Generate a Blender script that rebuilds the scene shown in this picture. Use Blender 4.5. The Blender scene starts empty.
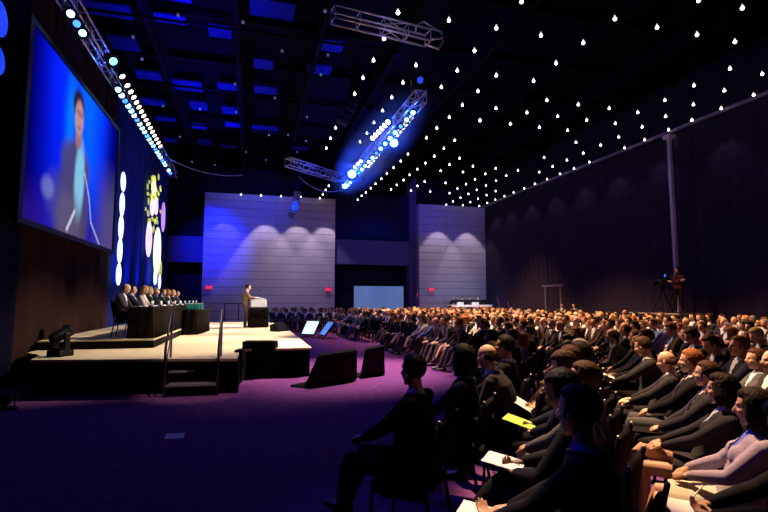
import bpy, bmesh, math, random
import numpy as np
from mathutils import Vector, Matrix, Euler, noise
random.seed(7)
PI = math.pi
C = bpy.context.scene.collection
sc = bpy.context.scene
V = Vector

# ------------------------------------------------------------------ camera model
FPX, PITCH, YAW, EYE = 485.0, math.radians(5.2), math.radians(15.4), 1.75
_cy, _sy, _cp, _sp = math.cos(YAW), math.sin(YAW), math.cos(PITCH), math.sin(PITCH)
FW, RT, UP = V((_sy*_cp, _cy*_cp, _sp)), V((_cy, -_sy, 0)), V((-_sy*_sp, -_cy*_sp, _cp))
def ray(x, y): return FW + RT*((x-384)/FPX) - UP*((y-256)/FPX)
def onZ(x, y, z):
    d = ray(x, y); t = (z-EYE)/d.z; return V((d.x*t, d.y*t, z))
def onY(x, y, Y):
    d = ray(x, y); t = Y/d.y; return V((d.x*t, Y, EYE+d.z*t))
def onX(x, y, X):
    d = ray(x, y); t = X/d.x; return V((X, d.y*t, EYE+d.z*t))
def proj(P):
    v = V(P)-V((0, 0, EYE)); z = v.dot(FW)
    if z < .05: return None
    return (384+FPX*v.dot(RT)/z, 256-FPX*v.dot(UP)/z, z)
cam = bpy.data.cameras.new('camera'); co = bpy.data.objects.new('camera', cam); C.objects.link(co)
co.location = (0, 0, EYE); co.rotation_euler = (PI/2+PITCH, 0, -YAW)
cam.sensor_width = 36; cam.lens = FPX/768*36; cam.clip_end = 200; cam.clip_start = .05
sc.camera = co

# ------------------------------------------------------------------ materials
def mat(name, col=(.5, .5, .5), rough=.6, metal=0, emit=None, strength=0, var=0, scale=30, objcol=None, spec=.5, bump=0, sheen=0):
    m = bpy.data.materials.new(name); m.use_nodes = True
    nt = m.node_tree; b = nt.nodes['Principled BSDF']
    b.inputs['Base Color'].default_value = (*col, 1); b.inputs['Roughness'].default_value = rough
    b.inputs['Metallic'].default_value = metal; b.inputs['Specular IOR Level'].default_value = spec
    if sheen: b.inputs['Sheen Weight'].default_value = sheen
    if emit: b.inputs['Emission Color'].default_value = (*emit, 1); b.inputs['Emission Strength'].default_value = strength
    src = None
    if objcol is not None:
        oi = nt.nodes.new('ShaderNodeObjectInfo'); src = oi.outputs['Color']
        if objcol != 1:
            mx = nt.nodes.new('ShaderNodeMix'); mx.data_type = 'RGBA'; mx.blend_type = 'MULTIPLY'; mx.inputs[0].default_value = 1
            nt.links.new(src, mx.inputs[6]); mx.inputs[7].default_value = (objcol, objcol, objcol, 1); src = mx.outputs[2]
        nt.links.new(src, b.inputs['Base Color'])
    if var or bump:
        tc = nt.nodes.new('ShaderNodeTexCoord'); nz = nt.nodes.new('ShaderNodeTexNoise'); nz.inputs['Scale'].default_value = scale; nz.inputs['Detail'].default_value = 4
        nt.links.new(tc.outputs['Object'], nz.inputs['Vector'])
        if var:
            mr = nt.nodes.new('ShaderNodeMapRange'); mr.inputs['From Min'].default_value = .3; mr.inputs['From Max'].default_value = .7
            mr.inputs['To Min'].default_value = 1-var; mr.inputs['To Max'].default_value = 1+var
            nt.links.new(nz.outputs['Fac'], mr.inputs['Value'])
            mx = nt.nodes.new('ShaderNodeMix'); mx.data_type = 'RGBA'; mx.blend_type = 'MULTIPLY'; mx.inputs[0].default_value = 1
            if src: nt.links.new(src, mx.inputs[6])
            else: mx.inputs[6].default_value = (*col, 1)
            nt.links.new(mr.outputs['Result'], mx.inputs[7]); nt.links.new(mx.outputs[2], b.inputs['Base Color'])
        if bump:
            bp = nt.nodes.new('ShaderNodeBump'); bp.inputs['Strength'].default_value = bump; bp.inputs['Distance'].default_value = .02
            nt.links.new(nz.outputs['Fac'], bp.inputs['Height']); nt.links.new(bp.outputs['Normal'], b.inputs['Normal'])
    return m
M = dict(
    rail=mat('rail_steel', (.16, .15, .16), .35, .8),
    silver=mat('silver_truss', (.62, .62, .68), .4, .7),
    cap=mat('brushed_cap', (.5, .5, .52), .45, 1),
    carpet=mat('carpet', (.16, .055, .19), .95, var=.22, scale=9, spec=.02, bump=.2),
    stage_top=mat('stage_carpet', (.66, .55, .36), .9, var=.06, scale=25, spec=.15),
    black=mat('black_cloth', (.005, .0045, .0055), .9, var=.2, spec=.03),
    skirt=mat('table_skirt_cloth', (.011, .008, .007), .85, var=.2, spec=.04),
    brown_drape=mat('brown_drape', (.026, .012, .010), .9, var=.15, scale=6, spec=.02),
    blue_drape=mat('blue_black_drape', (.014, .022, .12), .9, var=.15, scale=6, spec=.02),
    grey_drape=mat('grey_drape', (.026, .020, .034), .9, var=.15, scale=5, spec=.02),
    ceil=mat('ceiling_paint', (.004, .004, .009), .95, var=.2, scale=2, spec=0),
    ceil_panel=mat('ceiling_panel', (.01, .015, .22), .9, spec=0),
    steel_dark=mat('dark_steel', (.004, .004, .008), .8, 0, spec=.02),
    wall_panel=mat('wall_panel', (.46, .42, .48), .55, var=.05, scale=3),
    wall_dark=mat('wall_dark', (.010, .010, .022), .9, spec=.02),
    wall_band=mat('wall_band', (.10, .09, .20), .8, spec=.05),
    chrome=mat('chrome', (.75, .75, .78), .2, 1),
    alu=mat('aluminium', (.55, .55, .60), .35, 1),
    pole=mat('painted_mast', (.62, .58, .66), .5, .0),
    plastic=mat('black_plastic', (.007, .007, .008), .5, spec=.15),
    grille=mat('speaker_grille', (.008, .007, .008), .7, 0, bump=.6, scale=300, spec=.08),
    paper=mat('paper', (.80, .78, .74), .8),
    green_paper=mat('green_paper', (.36, .62, .09), .8),
    white_cloth=mat('white_cloth', (.8, .79, .76), .8),
    chair_fab=mat('chair_fabric', (.009, .007, .010), .9, var=.3, scale=120, spec=.04),
    bulb=mat('bulb_glass', (1, .95, .9), .3, emit=(1, .93, .84), strength=7),
    bulb_dim=mat('bulb_glass_dim', (.5, .6, .8), .2, emit=(.35, .5, 1), strength=.08),
    bulb_bright=mat('bulb_glass_bright', (1, .95, .9), .3, emit=(1, .86, .66), strength=30),
    lens_warm=mat('par_lens_warm', (1, .8, .6), .3, emit=(1, .74, .52), strength=7),
    lens_white=mat('par_lens_white', (1, .95, .9), .3, emit=(1, .84, .74), strength=9),
    lens_blue=mat('led_lens_blue', (.2, .4, 1), .3, emit=(.03, .14, 1), strength=4),
    lens_cyan=mat('led_lens_cyan', (.5, .8, 1), .3, emit=(.22, .60, 1), strength=9),
    oval_white=mat('gobo_white', (.8, .85, 1), .5, emit=(.62, .78, 1), strength=1.5),  # glowing disc colours standing in for projected gobo light
    oval_blue=mat('gobo_blue', (.1, .2, 1), .5, emit=(.004, .05, 1), strength=.8),
    oval_pink=mat('gobo_pink', (.9, .6, 1), .5, emit=(.75, .35, .95), strength=.75),
    oval_lav=mat('gobo_lavender', (.9, .8, 1), .5, emit=(.85, .65, 1), strength=1.1),
    oval_yell=mat('gobo_yellow', (.8, .9, .2), .5, emit=(.5, .52, .05), strength=.8),
    oval_cream=mat('gobo_cream', (.9, 1, .7), .5, emit=(.9, 1, .62), strength=1.2),
    mon_white=mat('monitor_picture', (.1, .1, .1), .2, emit=(.55, .80, 1), strength=1.6),
    mon_blue=mat('monitor_blue', (.1, .1, .1), .2, emit=(.10, .28, 1), strength=.8),
    exit_red=mat('exit_red', (.6, .02, .05), .5, emit=(1, .03, .10), strength=1.6),
    exit_face=mat('exit_face', (.3, .02, .05), .5, emit=(.6, .02, .10), strength=.7),
    teal=mat('teal_plastic', (.02, .42, .44), .4),
    teal_lid=mat('teal_lid', (.45, .80, .80), .4),
    fill_grille=mat('fill_grille', (.022, .012, .012), .8, 0, bump=.4, scale=200, spec=.05),
    array_grey=mat('array_grey', (.22, .22, .26), .7, spec=.1),
    edge_dim=mat('edge_dim', (.20, .18, .18), .7),
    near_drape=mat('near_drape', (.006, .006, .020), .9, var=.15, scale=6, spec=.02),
    glass=mat('drinking_glass', (.75, .8, .85), .1, spec=.8),
    eye=mat('eye', (.02, .015, .012), .2),
    lip=mat('lip', (.30, .09, .07), .6),
    skin=mat('skin', (.5, .3, .2), .55, objcol=1, var=.06, scale=12),
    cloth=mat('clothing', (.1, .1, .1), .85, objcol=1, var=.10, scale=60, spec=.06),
    cloth_dark=mat('clothing_lower', (.1, .1, .1), .85, objcol=.7, spec=.05),
    skin_plain=mat('skin_plain', (.52, .31, .21), .55),
    shirt_plain=mat('shirt_plain', (.62, .62, .66), .8),
    hair=mat('hair', (.05, .03, .02), .6, spec=.08, objcol=1, var=.35, scale=45, bump=.5),
    leather=mat('shoe_leather', (.02, .015, .013), .35),
    camera_body=mat('camera_body', (.03, .03, .035), .4),
    tape=mat('white_edge', (.55, .55, .55), .6),
)

# ------------------------------------------------------------------ mesh helpers
class MB:
    """collects shapes; build() links them as ONE mesh object"""
    def __init__(s): s.v, s.f, s.mi = [], [], []
    def add(s, vs, fs, mi=0):
        o = len(s.v); s.v += [tuple(v) for v in vs]; s.f += [tuple(i+o for i in f) for f in fs]; s.mi += [mi]*len(fs); return s
    def box(s, c, d, rot=None, mi=0, bev=0):
        hx, hy, hz = d[0]/2, d[1]/2, d[2]/2; R = rot or Matrix.Identity(3); c = V(c)
        if bev:
            b = min(bev, hx*.9, hy*.9, hz*.9)
            bm = bmesh.new(); bmesh.ops.create_cube(bm, size=1)
            for v in bm.verts: v.co = V((v.co.x*2*hx, v.co.y*2*hy, v.co.z*2*hz))
            bmesh.ops.bevel(bm, geom=bm.edges[:], offset=b, segments=2, affect='EDGES', profile=.5)
            bm.verts.index_update()
            s.add([c+R@v.co for v in bm.verts], [[v.index for v in f.verts] for f in bm.faces], mi); bm.free(); return s
        vs = [c+R@V((x*hx, y*hy, z*hz)) for z in (-1, 1) for y in (-1, 1) for x in (-1, 1)]
        return s.add(vs, [(0, 2, 3, 1), (4, 5, 7, 6), (0, 1, 5, 4), (2, 6, 7, 3), (0, 4, 6, 2), (1, 3, 7, 5)], mi)
    def prism(s, poly, z0, z1, mi=0):
        n = len(poly); vs = [(p[0], p[1], z0) for p in poly]+[(p[0], p[1], z1) for p in poly]
        return s.add(vs, [tuple(range(n-1, -1, -1)), tuple(range(n, 2*n))]+[(i, (i+1) % n, n+(i+1) % n, n+i) for i in range(n)], mi)
    def tube(s, pts, rad, seg=8, mi=0, flat=None, round_caps=False):
        pts = [V(p) for p in pts]; n = len(pts)
        if not hasattr(rad, '__len__'): rad = [rad]*n
        rad = list(rad)
        if round_caps:
            d0 = (pts[0]-pts[1]).normalized(); d1 = (pts[-1]-pts[-2]).normalized()
            r0, r1 = rad[0], rad[-1]
            pts = [pts[0]+d0*r0*.95, pts[0]+d0*r0*.7]+pts+[pts[-1]+d1*r1*.7, pts[-1]+d1*r1*.95]
            rad = [r0*.3, r0*.72]+rad+[r1*.72, r1*.3]; n += 4
        t = (pts[1]-pts[0]).normalized(); a = V((0, 0, 1)) if abs(t.z) < .9 else V((1, 0, 0))
        u = t.cross(a).normalized(); vs = []
        for i, p in enumerate(pts):
            t2 = (pts[min(i+1, n-1)]-pts[max(i-1, 0)])
            if t2.length > 1e-9:
                t2.normalize(); u = (u-t2*u.dot(t2))
                u = u.normalized() if u.length > 1e-6 else t2.orthogonal().normalized()
                t = t2
            w = t.cross(u)
            for k in range(seg):
                a_ = 2*PI*k/seg; vs.append(p+(u*math.cos(a_)+w*math.sin(a_))*rad[i])
        fs = [(i*seg+k, i*seg+(k+1) % seg, (i+1)*seg+(k+1) % seg, (i+1)*seg+k) for i in range(n-1) for k in range(seg)]
        fs += [tuple(range(seg-1, -1, -1)), tuple(range((n-1)*seg, n*seg))]
        return s.add(vs, fs, mi)
    def ell(s, c, r, rot=None, seg=12, rings=8, mi=0):
        R = rot or Matrix.Identity(3); c = V(c); vs = [c+R@V((0, 0, r[2]))]
        for i in range(1, rings):
            th = PI*i/rings
            for k in range(seg):
                ph = 2*PI*k/seg; vs.append(c+R@V((r[0]*math.sin(th)*math.cos(ph), r[1]*math.sin(th)*math.sin(ph), r[2]*math.cos(th))))
        vs.append(c+R@V((0, 0, -r[2]))); fs = [(0, 1+k, 1+(k+1) % seg) for k in range(seg)]
        for i in range(rings-2):
            for k in range(seg):
                a = 1+i*seg+k; b = 1+i*seg+(k+1) % seg; fs.append((a, a+seg, b+seg, b))
        L = len(vs)-1; o = 1+(rings-2)*seg; fs += [(L, o+(k+1) % seg, o+k) for k in range(seg)]
        return s.add(vs, fs, mi)
    def loft(s, rings, seg=16, mi=0, power=2.3):
        """rings: (centre, rx, ry, axis matrix)"""
        vs = []
        for c, rx, ry, R in rings:
            for k in range(seg):
                a = 2*PI*k/seg; ca, sa = math.cos(a), math.sin(a)
                x = math.copysign(abs(ca)**(2/power), ca)*rx; y = math.copysign(abs(sa)**(2/power), sa)*ry
                vs.append(V(c)+R@V((x, y, 0)))
        n = len(rings)
        fs = [(i*seg+k, i*seg+(k+1) % seg, (i+1)*seg+(k+1) % seg, (i+1)*seg+k) for i in range(n-1) for k in range(seg)]
        fs += [tuple(range(seg-1, -1, -1)), tuple(range((n-1)*seg, n*seg))]
        return s.add(vs, fs, mi)
    def lathe(s, c, prof, seg=16, mi=0, rot=None):
        R = rot or Matrix.Identity(3)
        vs = [V(c)+R@V((r*math.cos(2*PI*k/seg), r*math.sin(2*PI*k/seg), z)) for r, z in prof for k in range(seg)]; n = len(prof)
        fs = [(i*seg+k, i*seg+(k+1) % seg, (i+1)*seg+(k+1) % seg, (i+1)*seg+k) for i in range(n-1) for k in range(seg)]
        fs += [tuple(range(seg-1, -1, -1)), tuple(range((n-1)*seg, n*seg))]
        return s.add(vs, fs, mi)
    def mesh(s, name):
        me = bpy.data.meshes.new(name); me.from_pydata(s.v, [], s.f); me.update(); return me
    def build(s, name, mats, parent=None, smooth=False, loc=None):
        me = s.mesh(name)
        for m in (mats if isinstance(mats, (list, tuple)) else [mats]): me.materials.append(m)
        me.polygons.foreach_set('material_index', s.mi)
        if smooth: me.polygons.foreach_set('use_smooth', [True]*len(me.polygons))
        return link(name, me, parent, loc)
def link(name, me, parent=None, loc=None):
    o = bpy.data.objects.new(name, me); C.objects.link(o)
    if parent: o.parent = parent
    if loc is not None: o.location = loc
    return o
def tag(o, label, cat, group=None):
    o['label'] = label; o['category'] = cat
    if group: o['group'] = group
    return o
def struct(o): o['kind'] = 'structure'; return o
def empty(name, label, cat, loc=(0, 0, 0), rz=0, group=None):
    o = bpy.data.objects.new(name, None); C.objects.link(o); o.location = loc; o.rotation_euler = (0, 0, rz); o.empty_display_size = .1
    return tag(o, label, cat, group)
def copy_tree(o, parent=None):
    c = o.copy(); C.objects.link(c)
    if parent: c.parent = parent
    for ch in list(o.children): copy_tree(ch, c)
    return c
def remesh(mb, name, voxel, smooth=2, dec=None):
    me = mb.mesh('tmp'); o = bpy.data.objects.new('tmp', me); C.objects.link(o)
    md = o.modifiers.new('r', 'REMESH'); md.mode = 'VOXEL'; md.voxel_size = voxel; md.use_smooth_shade = True
    if smooth: sm = o.modifiers.new('s', 'SMOOTH'); sm.factor = .5; sm.iterations = smooth
    if dec: d = o.modifiers.new('d', 'DECIMATE'); d.ratio = dec
    dg = bpy.context.evaluated_depsgraph_get()
    out = bpy.data.meshes.new_from_object(o.evaluated_get(dg)); out.name = name
    bpy.data.objects.remove(o); bpy.data.meshes.remove(me)
    out.polygons.foreach_set('use_smooth', [True]*len(out.polygons))
    return out
def rotz(a): return Matrix.Rotation(a, 3, 'Z')
def rotx(a): return Matrix.Rotation(a, 3, 'X')
ORD = ['zeroth', 'first', 'second', 'third', 'fourth', 'fifth', 'sixth', 'seventh', 'eighth', 'ninth', 'tenth', 'eleventh', 'twelfth', 'thirteenth', 'fourteenth', 'fifteenth', 'sixteenth', 'seventeenth', 'eighteenth', 'nineteenth', 'twentieth',
       'twenty-first', 'twenty-second', 'twenty-third', 'twenty-fourth', 'twenty-fifth', 'twenty-sixth', 'twenty-seventh', 'twenty-eighth', 'twenty-ninth', 'thirtieth']

# ------------------------------------------------------------------ room shell
XL, XR, YF, YB, ZC = -5.3, 16.9, -4.0, 33.0, 10.9
struct(MB().box(((XL+XR)/2, (YF+35)/2, -.1), (XR-XL+.4, 35-YF+.4, .2)).build('floor', M['carpet']))
struct(MB().box(((XL+XR)/2, (YF+35)/2, ZC+.1), (XR-XL+.4, 35-YF+.4, .2)).build('ceiling', M['ceil']))
struct(MB().box((XL-.1, (YF+35)/2, ZC/2), (.2, 35-YF, ZC)).build('wall_left', M['wall_dark']))
struct(MB().box((XR+.45, (YF+35)/2, ZC/2), (.2, 35-YF, ZC)).build('wall_right', M['wall_dark']))
struct(MB().box(((XL+XR)/2, YF-.1, ZC/2), (XR-XL, .2, ZC)).build('wall_front', M['wall_dark']))
struct(MB().box(((XL+XR)/2+.2, 34.6, ZC/2), (XR-XL+.6, .2, ZC)).build('wall_back', M['wall_dark']))
# plank-clad panels standing proud of the far wall (one mesh each, grooves between the courses)
def clad(name, x0, x1, z1):
    m = MB(); h = .52; z = 0
    while z < z1-.05:
        t = min(z+h-.022, z1); m.box(((x0+x1)/2, YB+.3, (z+t)/2), (x1-x0, .6, t-z), bev=.008); z += h
    m.box(((x0+x1)/2, YB+.34, z1/2), (x1-x0-.02, .56, z1), mi=1)
    return struct(m.build(name, [M['wall_panel'], M['wall_dark']]))
clad('wall_panel_left', -2.98, 5.58, 8.75)
clad('wall_panel_right', 11.72, XR+.35, 8.75)
m = MB(); m.box((8.65, 33.75, 5.15), (6.1, .4, 1.75)); struct(m.build('wall_band_centre', M['wall_band']))
m = MB(); m.box((-4.1, 33.75, 5.05), (2.2, .4, 1.7)); struct(m.build('wall_band_left', M['wall_band']))
m = MB(); m.box((11.45, 33.9, 5.4), (.54, .8, 10.8)); struct(m.build('wall_pier', M['wall_band']))
# trim rail along the right wall drapes
struct(MB().box((XR-.08, 15.6, 8.78), (.10, 35.0, .13)).build('trim_1', mat('trim_paint', (.16, .14, .20), .6, spec=.1)))
struct(MB().box((XR+.1, 15.6, 9.85), (.12, 35.0, 2.0)).build('wall_right_upper', M['wall_dark']))
# ceiling beams and hung panels (setting)
k = 0
for x in (-3.2, -.6, 2.0, 4.6, 7.6, 10.6, 13.6):
    k += 1; m = MB()
    for z in (10.62, 10.1): m.box((x, 15, z), (.16, 37, .07))
    m.box((x, 15, 10.36), (.03, 37, .5)); struct(m.build('beam_%d' % k, M['steel_dark']))
for y in (6.5, 9.5, 12.5, 15.5, 18.5, 21.5, 24.5, 27.5, 30.5):
    k += 1; m = MB(); m.box((5.8, y, 10.72), (22, .14, .22)); struct(m.build('beam_%d' % k, M['steel_dark']))
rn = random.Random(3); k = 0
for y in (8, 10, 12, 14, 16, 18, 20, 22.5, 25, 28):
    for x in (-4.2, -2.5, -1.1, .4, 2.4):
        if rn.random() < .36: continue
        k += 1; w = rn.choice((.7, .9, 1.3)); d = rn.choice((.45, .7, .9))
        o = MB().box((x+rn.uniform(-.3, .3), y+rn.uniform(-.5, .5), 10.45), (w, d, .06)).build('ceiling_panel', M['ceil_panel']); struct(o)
for y in (10.4, 14.6, 19.2, 23.4, 28):
    o = MB().tube([(-5, y, 9.85), (4.5, y, 9.85)], .045, 8).build('ceiling_pipe', M['steel_dark'], smooth=True); struct(o)

# ------------------------------------------------------------------ drapes
def drape(name, P0, P1, z0, z1, m_, amp=.09, wl=.42, seed=0, label='', group=None):
    """hanging pleated cloth from P0 to P1 (plan points)"""
    P0, P1 = V((P0[0], P0[1], 0)), V((P1[0], P1[1], 0)); L = (P1-P0).length; d = (P1-P0)/L; nrm = V((-d.y, d.x, 0))
    n = int(L/.07)+2; zs = [z0+(z1-z0)*t for t in (0, .08, .25, .5, .75, .95, 1)]; m = MB(); vs = []
    for j, z in enumerate(zs):
        for i in range(n):
            s = L*i/(n-1); nz = noise.noise(V((s*.7+seed, z*.25, seed)))
            a = amp*(.75+.5*nz)*math.sin(2*PI*s/wl+2.2*noise.noise(V((s*.5, z*.12+seed, 0))))+.05*nz
            vs.append(P0+d*s+nrm*a+V((0, 0, z)))
    m.add(vs, [(j*n+i, j*n+i+1, (j+1)*n+i+1, (j+1)*n+i) for j in range(len(zs)-1) for i in range(n-1)])
    o = m.build(name, m_, smooth=True); md = o.modifiers.new('t', 'SOLIDIFY'); md.thickness = .012
    return tag(o, label, 'drape', group)
LD = 'drapes along the stage side'
drape('stage_drape', (-4.62, 2), (-4.62, 11.6), 0, 9.6, M['near_drape'], amp=.06, wl=.6, seed=1, label='dark blue-black drape at the near left edge, with blue gobo-light discs in front', group=LD)
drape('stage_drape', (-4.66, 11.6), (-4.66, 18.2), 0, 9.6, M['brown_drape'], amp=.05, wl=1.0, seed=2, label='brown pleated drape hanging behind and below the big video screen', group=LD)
drape('stage_drape', (-4.66, 18.2), (-4.66, 23.0), 0, 9.6, M['blue_drape'], seed=3, label='blue-lit drape behind the white gobo-light discs', group=LD)
drape('stage_drape', (-4.66, 23.0), (-4.66, 29.5), 0, 9.6, M['blue_drape'], seed=4, label='blue-lit drape behind the flower-shaped gobo light', group=LD)
RD = 'drapes along the right wall'
ys = [0, 5.5, 11, 15.9, 20.5, 25, 29, 32.85]
nm = ['beside the nearest rows, at the right edge', 'second from the right edge', 'just right of the tall mast', 'just left of the tall mast', 'behind the small goal-shaped pipe frame', 'second from the far corner', 'in the far right corner']
for i in range(7):
    drape('wall_drape', (XR+.02, ys[i]), (XR+.02, ys[i+1]+.0), 0, 8.75, M['grey_drape'], amp=.035, wl=.5, seed=10+i, label='tall dark purple-grey drape on right wall, '+nm[i], group=RD)
drape('pelmet_drape', (5.6, 33.9), (11.2, 33.9), 6.1, 9.5, M['blue_drape'], seed=30, label='dark drape above the pale band of the recess at the far wall')
# exit signs: red letters on a lit box, a hanging bracket above
def exit_sign(p, label, dim=False, ry=0):
    t = empty('exit_sign', label, 'sign', p, ry, 'red exit signs on the far wall')
    MB().box((0, 0, 0), (.40, .08, .24), bev=.012).build('housing', M['exit_face'], t)
    MB().box((0, .02, .16), (.06, .05, .08)).build('bracket', M['plastic'], t)
    cu = bpy.data.curves.new('exit_text', 'FONT'); cu.body = 'EXIT'; cu.size = .18; cu.align_x = 'CENTER'; cu.align_y = 'CENTER'; cu.extrude = .006
    o0 = bpy.data.objects.new('tmp', cu); C.objects.link(o0); cu.materials.append(M['exit_red']); me = bpy.data.meshes.new_from_object(o0.evaluated_get(bpy.context.evaluated_depsgraph_get())); bpy.data.objects.remove(o0)
    o = link('lettering', me, t); o.rotation_euler = (PI/2, 0, 0); o.location = (0, -.045, 0)
exit_sign(onY(209, 287.5, 32.94), 'small red EXIT sign at the left end of the far wall, by the stage')
exit_sign(onY(328.5, 289.5, 32.94), 'small red EXIT sign near right end of far left panel, beside the dark recess')
exit_sign(onY(431.5, 289.5, 32.94), 'small red EXIT sign on the right-hand panel, left of control table')
exit_sign(onY(419.5, 295, 33.4), 'dim red EXIT sign on the pier at right of the recess')
# pale projection screen in the recess
a, b = onY(354, 286, 33.0), onY(403.5, 308, 33.0)
t = empty('projection_screen', 'pale blue lit projection screen standing in the dark recess of the far wall', 'screen', ((a.x+b.x)/2, 33.0, 0))
mp = mat('screen_pale', (.3, .4, .6), .6, emit=(.13, .30, .62), strength=.36, var=.15, scale=.8)
MB().box((0, 0, (a.z+b.z)/2-.1), (b.x-a.x, .04, a.z-b.z+.2), bev=.01).build('screen_surface', mp, t)
m = MB(); w = (b.x-a.x)/2
for s in (-1, 1): m.box((s*(w+.03), .01, a.z/2+.02), (.06, .07, a.z+.04))
m.box((0, .01, a.z+.03), (2*w+.12, .07, .06)); m.box((0, .01, b.z-.23), (2*w, .07, .06)); m.build('screen_frame', M['plastic'], t)
for s in (-1, 1): MB().box((s*(w-.2), 0, .03), (.08, .8, .06)).build('foot', M['plastic'], t)
# ------------------------------------------------------------------ stage
SZ = .65
def g(x, y): p = onZ(x, y, SZ); return (p.x, p.y)
c0, c1 = g(30, 360), g(237, 358.5)
c2, c3 = g(243, 349), g(312, 347.8)
poly = [(-4.05, c0[1]+.9), c0, c1, (c1[0]+.02, c2[1]), c3, (1.42, 23.2), (.55, 25.9), (-4.5, 25.9), (-4.5, 12.0)]
struct(MB().prism(poly, SZ-.05, SZ).build('floor_stage_carpet', M['stage_top']))
inset = [(x*.985-.02 if x > 0 else x+.03, y+.04) for x, y in poly]
struct(MB().prism(inset, 0, SZ-.05).build('floor_stage_skirt', M['black']))
RZ = SZ+.2
rp = [(-4.5, 12.45), (-2.12, 12.35), (-2.05, 17.6), (-1.95, 24.6), (-4.5, 24.6)]
struct(MB().prism(rp, SZ, RZ-.03).build('floor_riser_skirt', M['skirt']))
struct(MB().prism([(x, y) for x, y in rp], RZ-.03, RZ).build('floor_riser_top', M['stage_top']))
# low fence line behind the stage at left
t = empty('crowd_barrier', 'low dark rail standing behind the back edge of the stage', 'barrier', (-.55, 26.6, 0))
for x in (-.7, 0, .7): MB().tube([(x, 0, 0), (x, 0, 1.6)], .022).build('post', M['steel_dark'], t)
MB().tube([(-.75, 0, 1.58), (.75, 0, 1.58)], .02).build('rail', M['steel_dark'], t)

# stairs with two handrails
p = onZ(163, 397, 0); q = onZ(218, 395.5, 0)
A = V((p.x, p.y, 0)); B = V((q.x, q.y, 0)); ux = (B-A).normalized(); W = (B-A).length; uy = V((-ux.y, ux.x, 0)); ang = math.atan2(ux.y, ux.x)
tread = mat('stair_tread', (.16, .14, .15), .8)
t = empty('stage_stairs', 'black portable stage stairs with pale step edges and two slanting handrails', 'stairs', (A+B)/2, ang*.25)
for i in range(3):
    MB().box((0, .14+.27*i, .215*(i+1)-.02), (W-.08, .29, .04), bev=.006).build('step', tread, t)
    MB().box((0, .14+.27*i-.148, .215*(i+1)-.015), (W-.08, .012, .045)).build('step_edge', M['tape'], t)
for s in (-1, 1):
    m = MB(); m.add([(s*(W/2-.05)+e, y, z) for e in (-.02, .02) for y, z in ((0, 0), (.85, 0), (.85, .64), (.56, .64), (.0, .17))], [(0, 1, 2, 3, 4), (9, 8, 7, 6, 5), (0, 5, 6, 1), (1, 6, 7, 2), (2, 7, 8, 3), (3, 8, 9, 4), (4, 9, 5, 0)])
    m.build('side_panel', M['black'], t)
    r = MB(); x = s*(W/2-.02)
    r.tube([(x, .0, .0), (x, .0, .80), (x, .03, .90), (x, .46, 1.53), (x, .50, 1.56), (x, .53, 1.50), (x, .53, .46)], .022, 8)
    r.tube([(x, 0, .45), (x, .53, 1.10)], .014, 8)
    r.build('handrail', M['rail'], t, smooth=True)

# black speakers in front of the stage
def bass_bin(px0, px1, pyb, pyt, label, depth=.36):
    a, b = onZ(px0, pyb, 0), onZ(px1, pyb, 0); mid = (a+b)/2; w = (b-a).length; an = math.atan2((b-a).y, (b-a).x)
    dist = proj(mid)[2]; h = EYE-(pyt-300)*dist/FPX
    t = empty('bass_speaker', label, 'speaker', mid, an, 'bass speakers before the stage')
    MB().box((0, depth/2+.01, h/2+.02), (w, depth, h-.04), bev=.02).build('cabinet', M['black'], t)
    MB().box((0, -.0, h/2), (w-.08, .025, h-.14), bev=.008).build('grille', M['grille'], t)
    for s in (-1, 1): MB().box((s*(w/2+.004), depth/2, h*.6), (.02, .22, .10), bev=.004).build('handle', M['steel_dark'], t)
    for s in (-1, 1):
        for y in (.1, depth-.1): MB().lathe((s*(w/2-.08), y, 0), [(.03, 0), (.035, .04)], 10).build('foot', M['plastic'], t)
bass_bin(241, 274, 378, 341.5, 'black bass speaker box on the floor against the jutting stage corner')
bass_bin(233, 241, 384, 350, 'narrow black box standing left of the bass speaker, by the stairs', .32)
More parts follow.
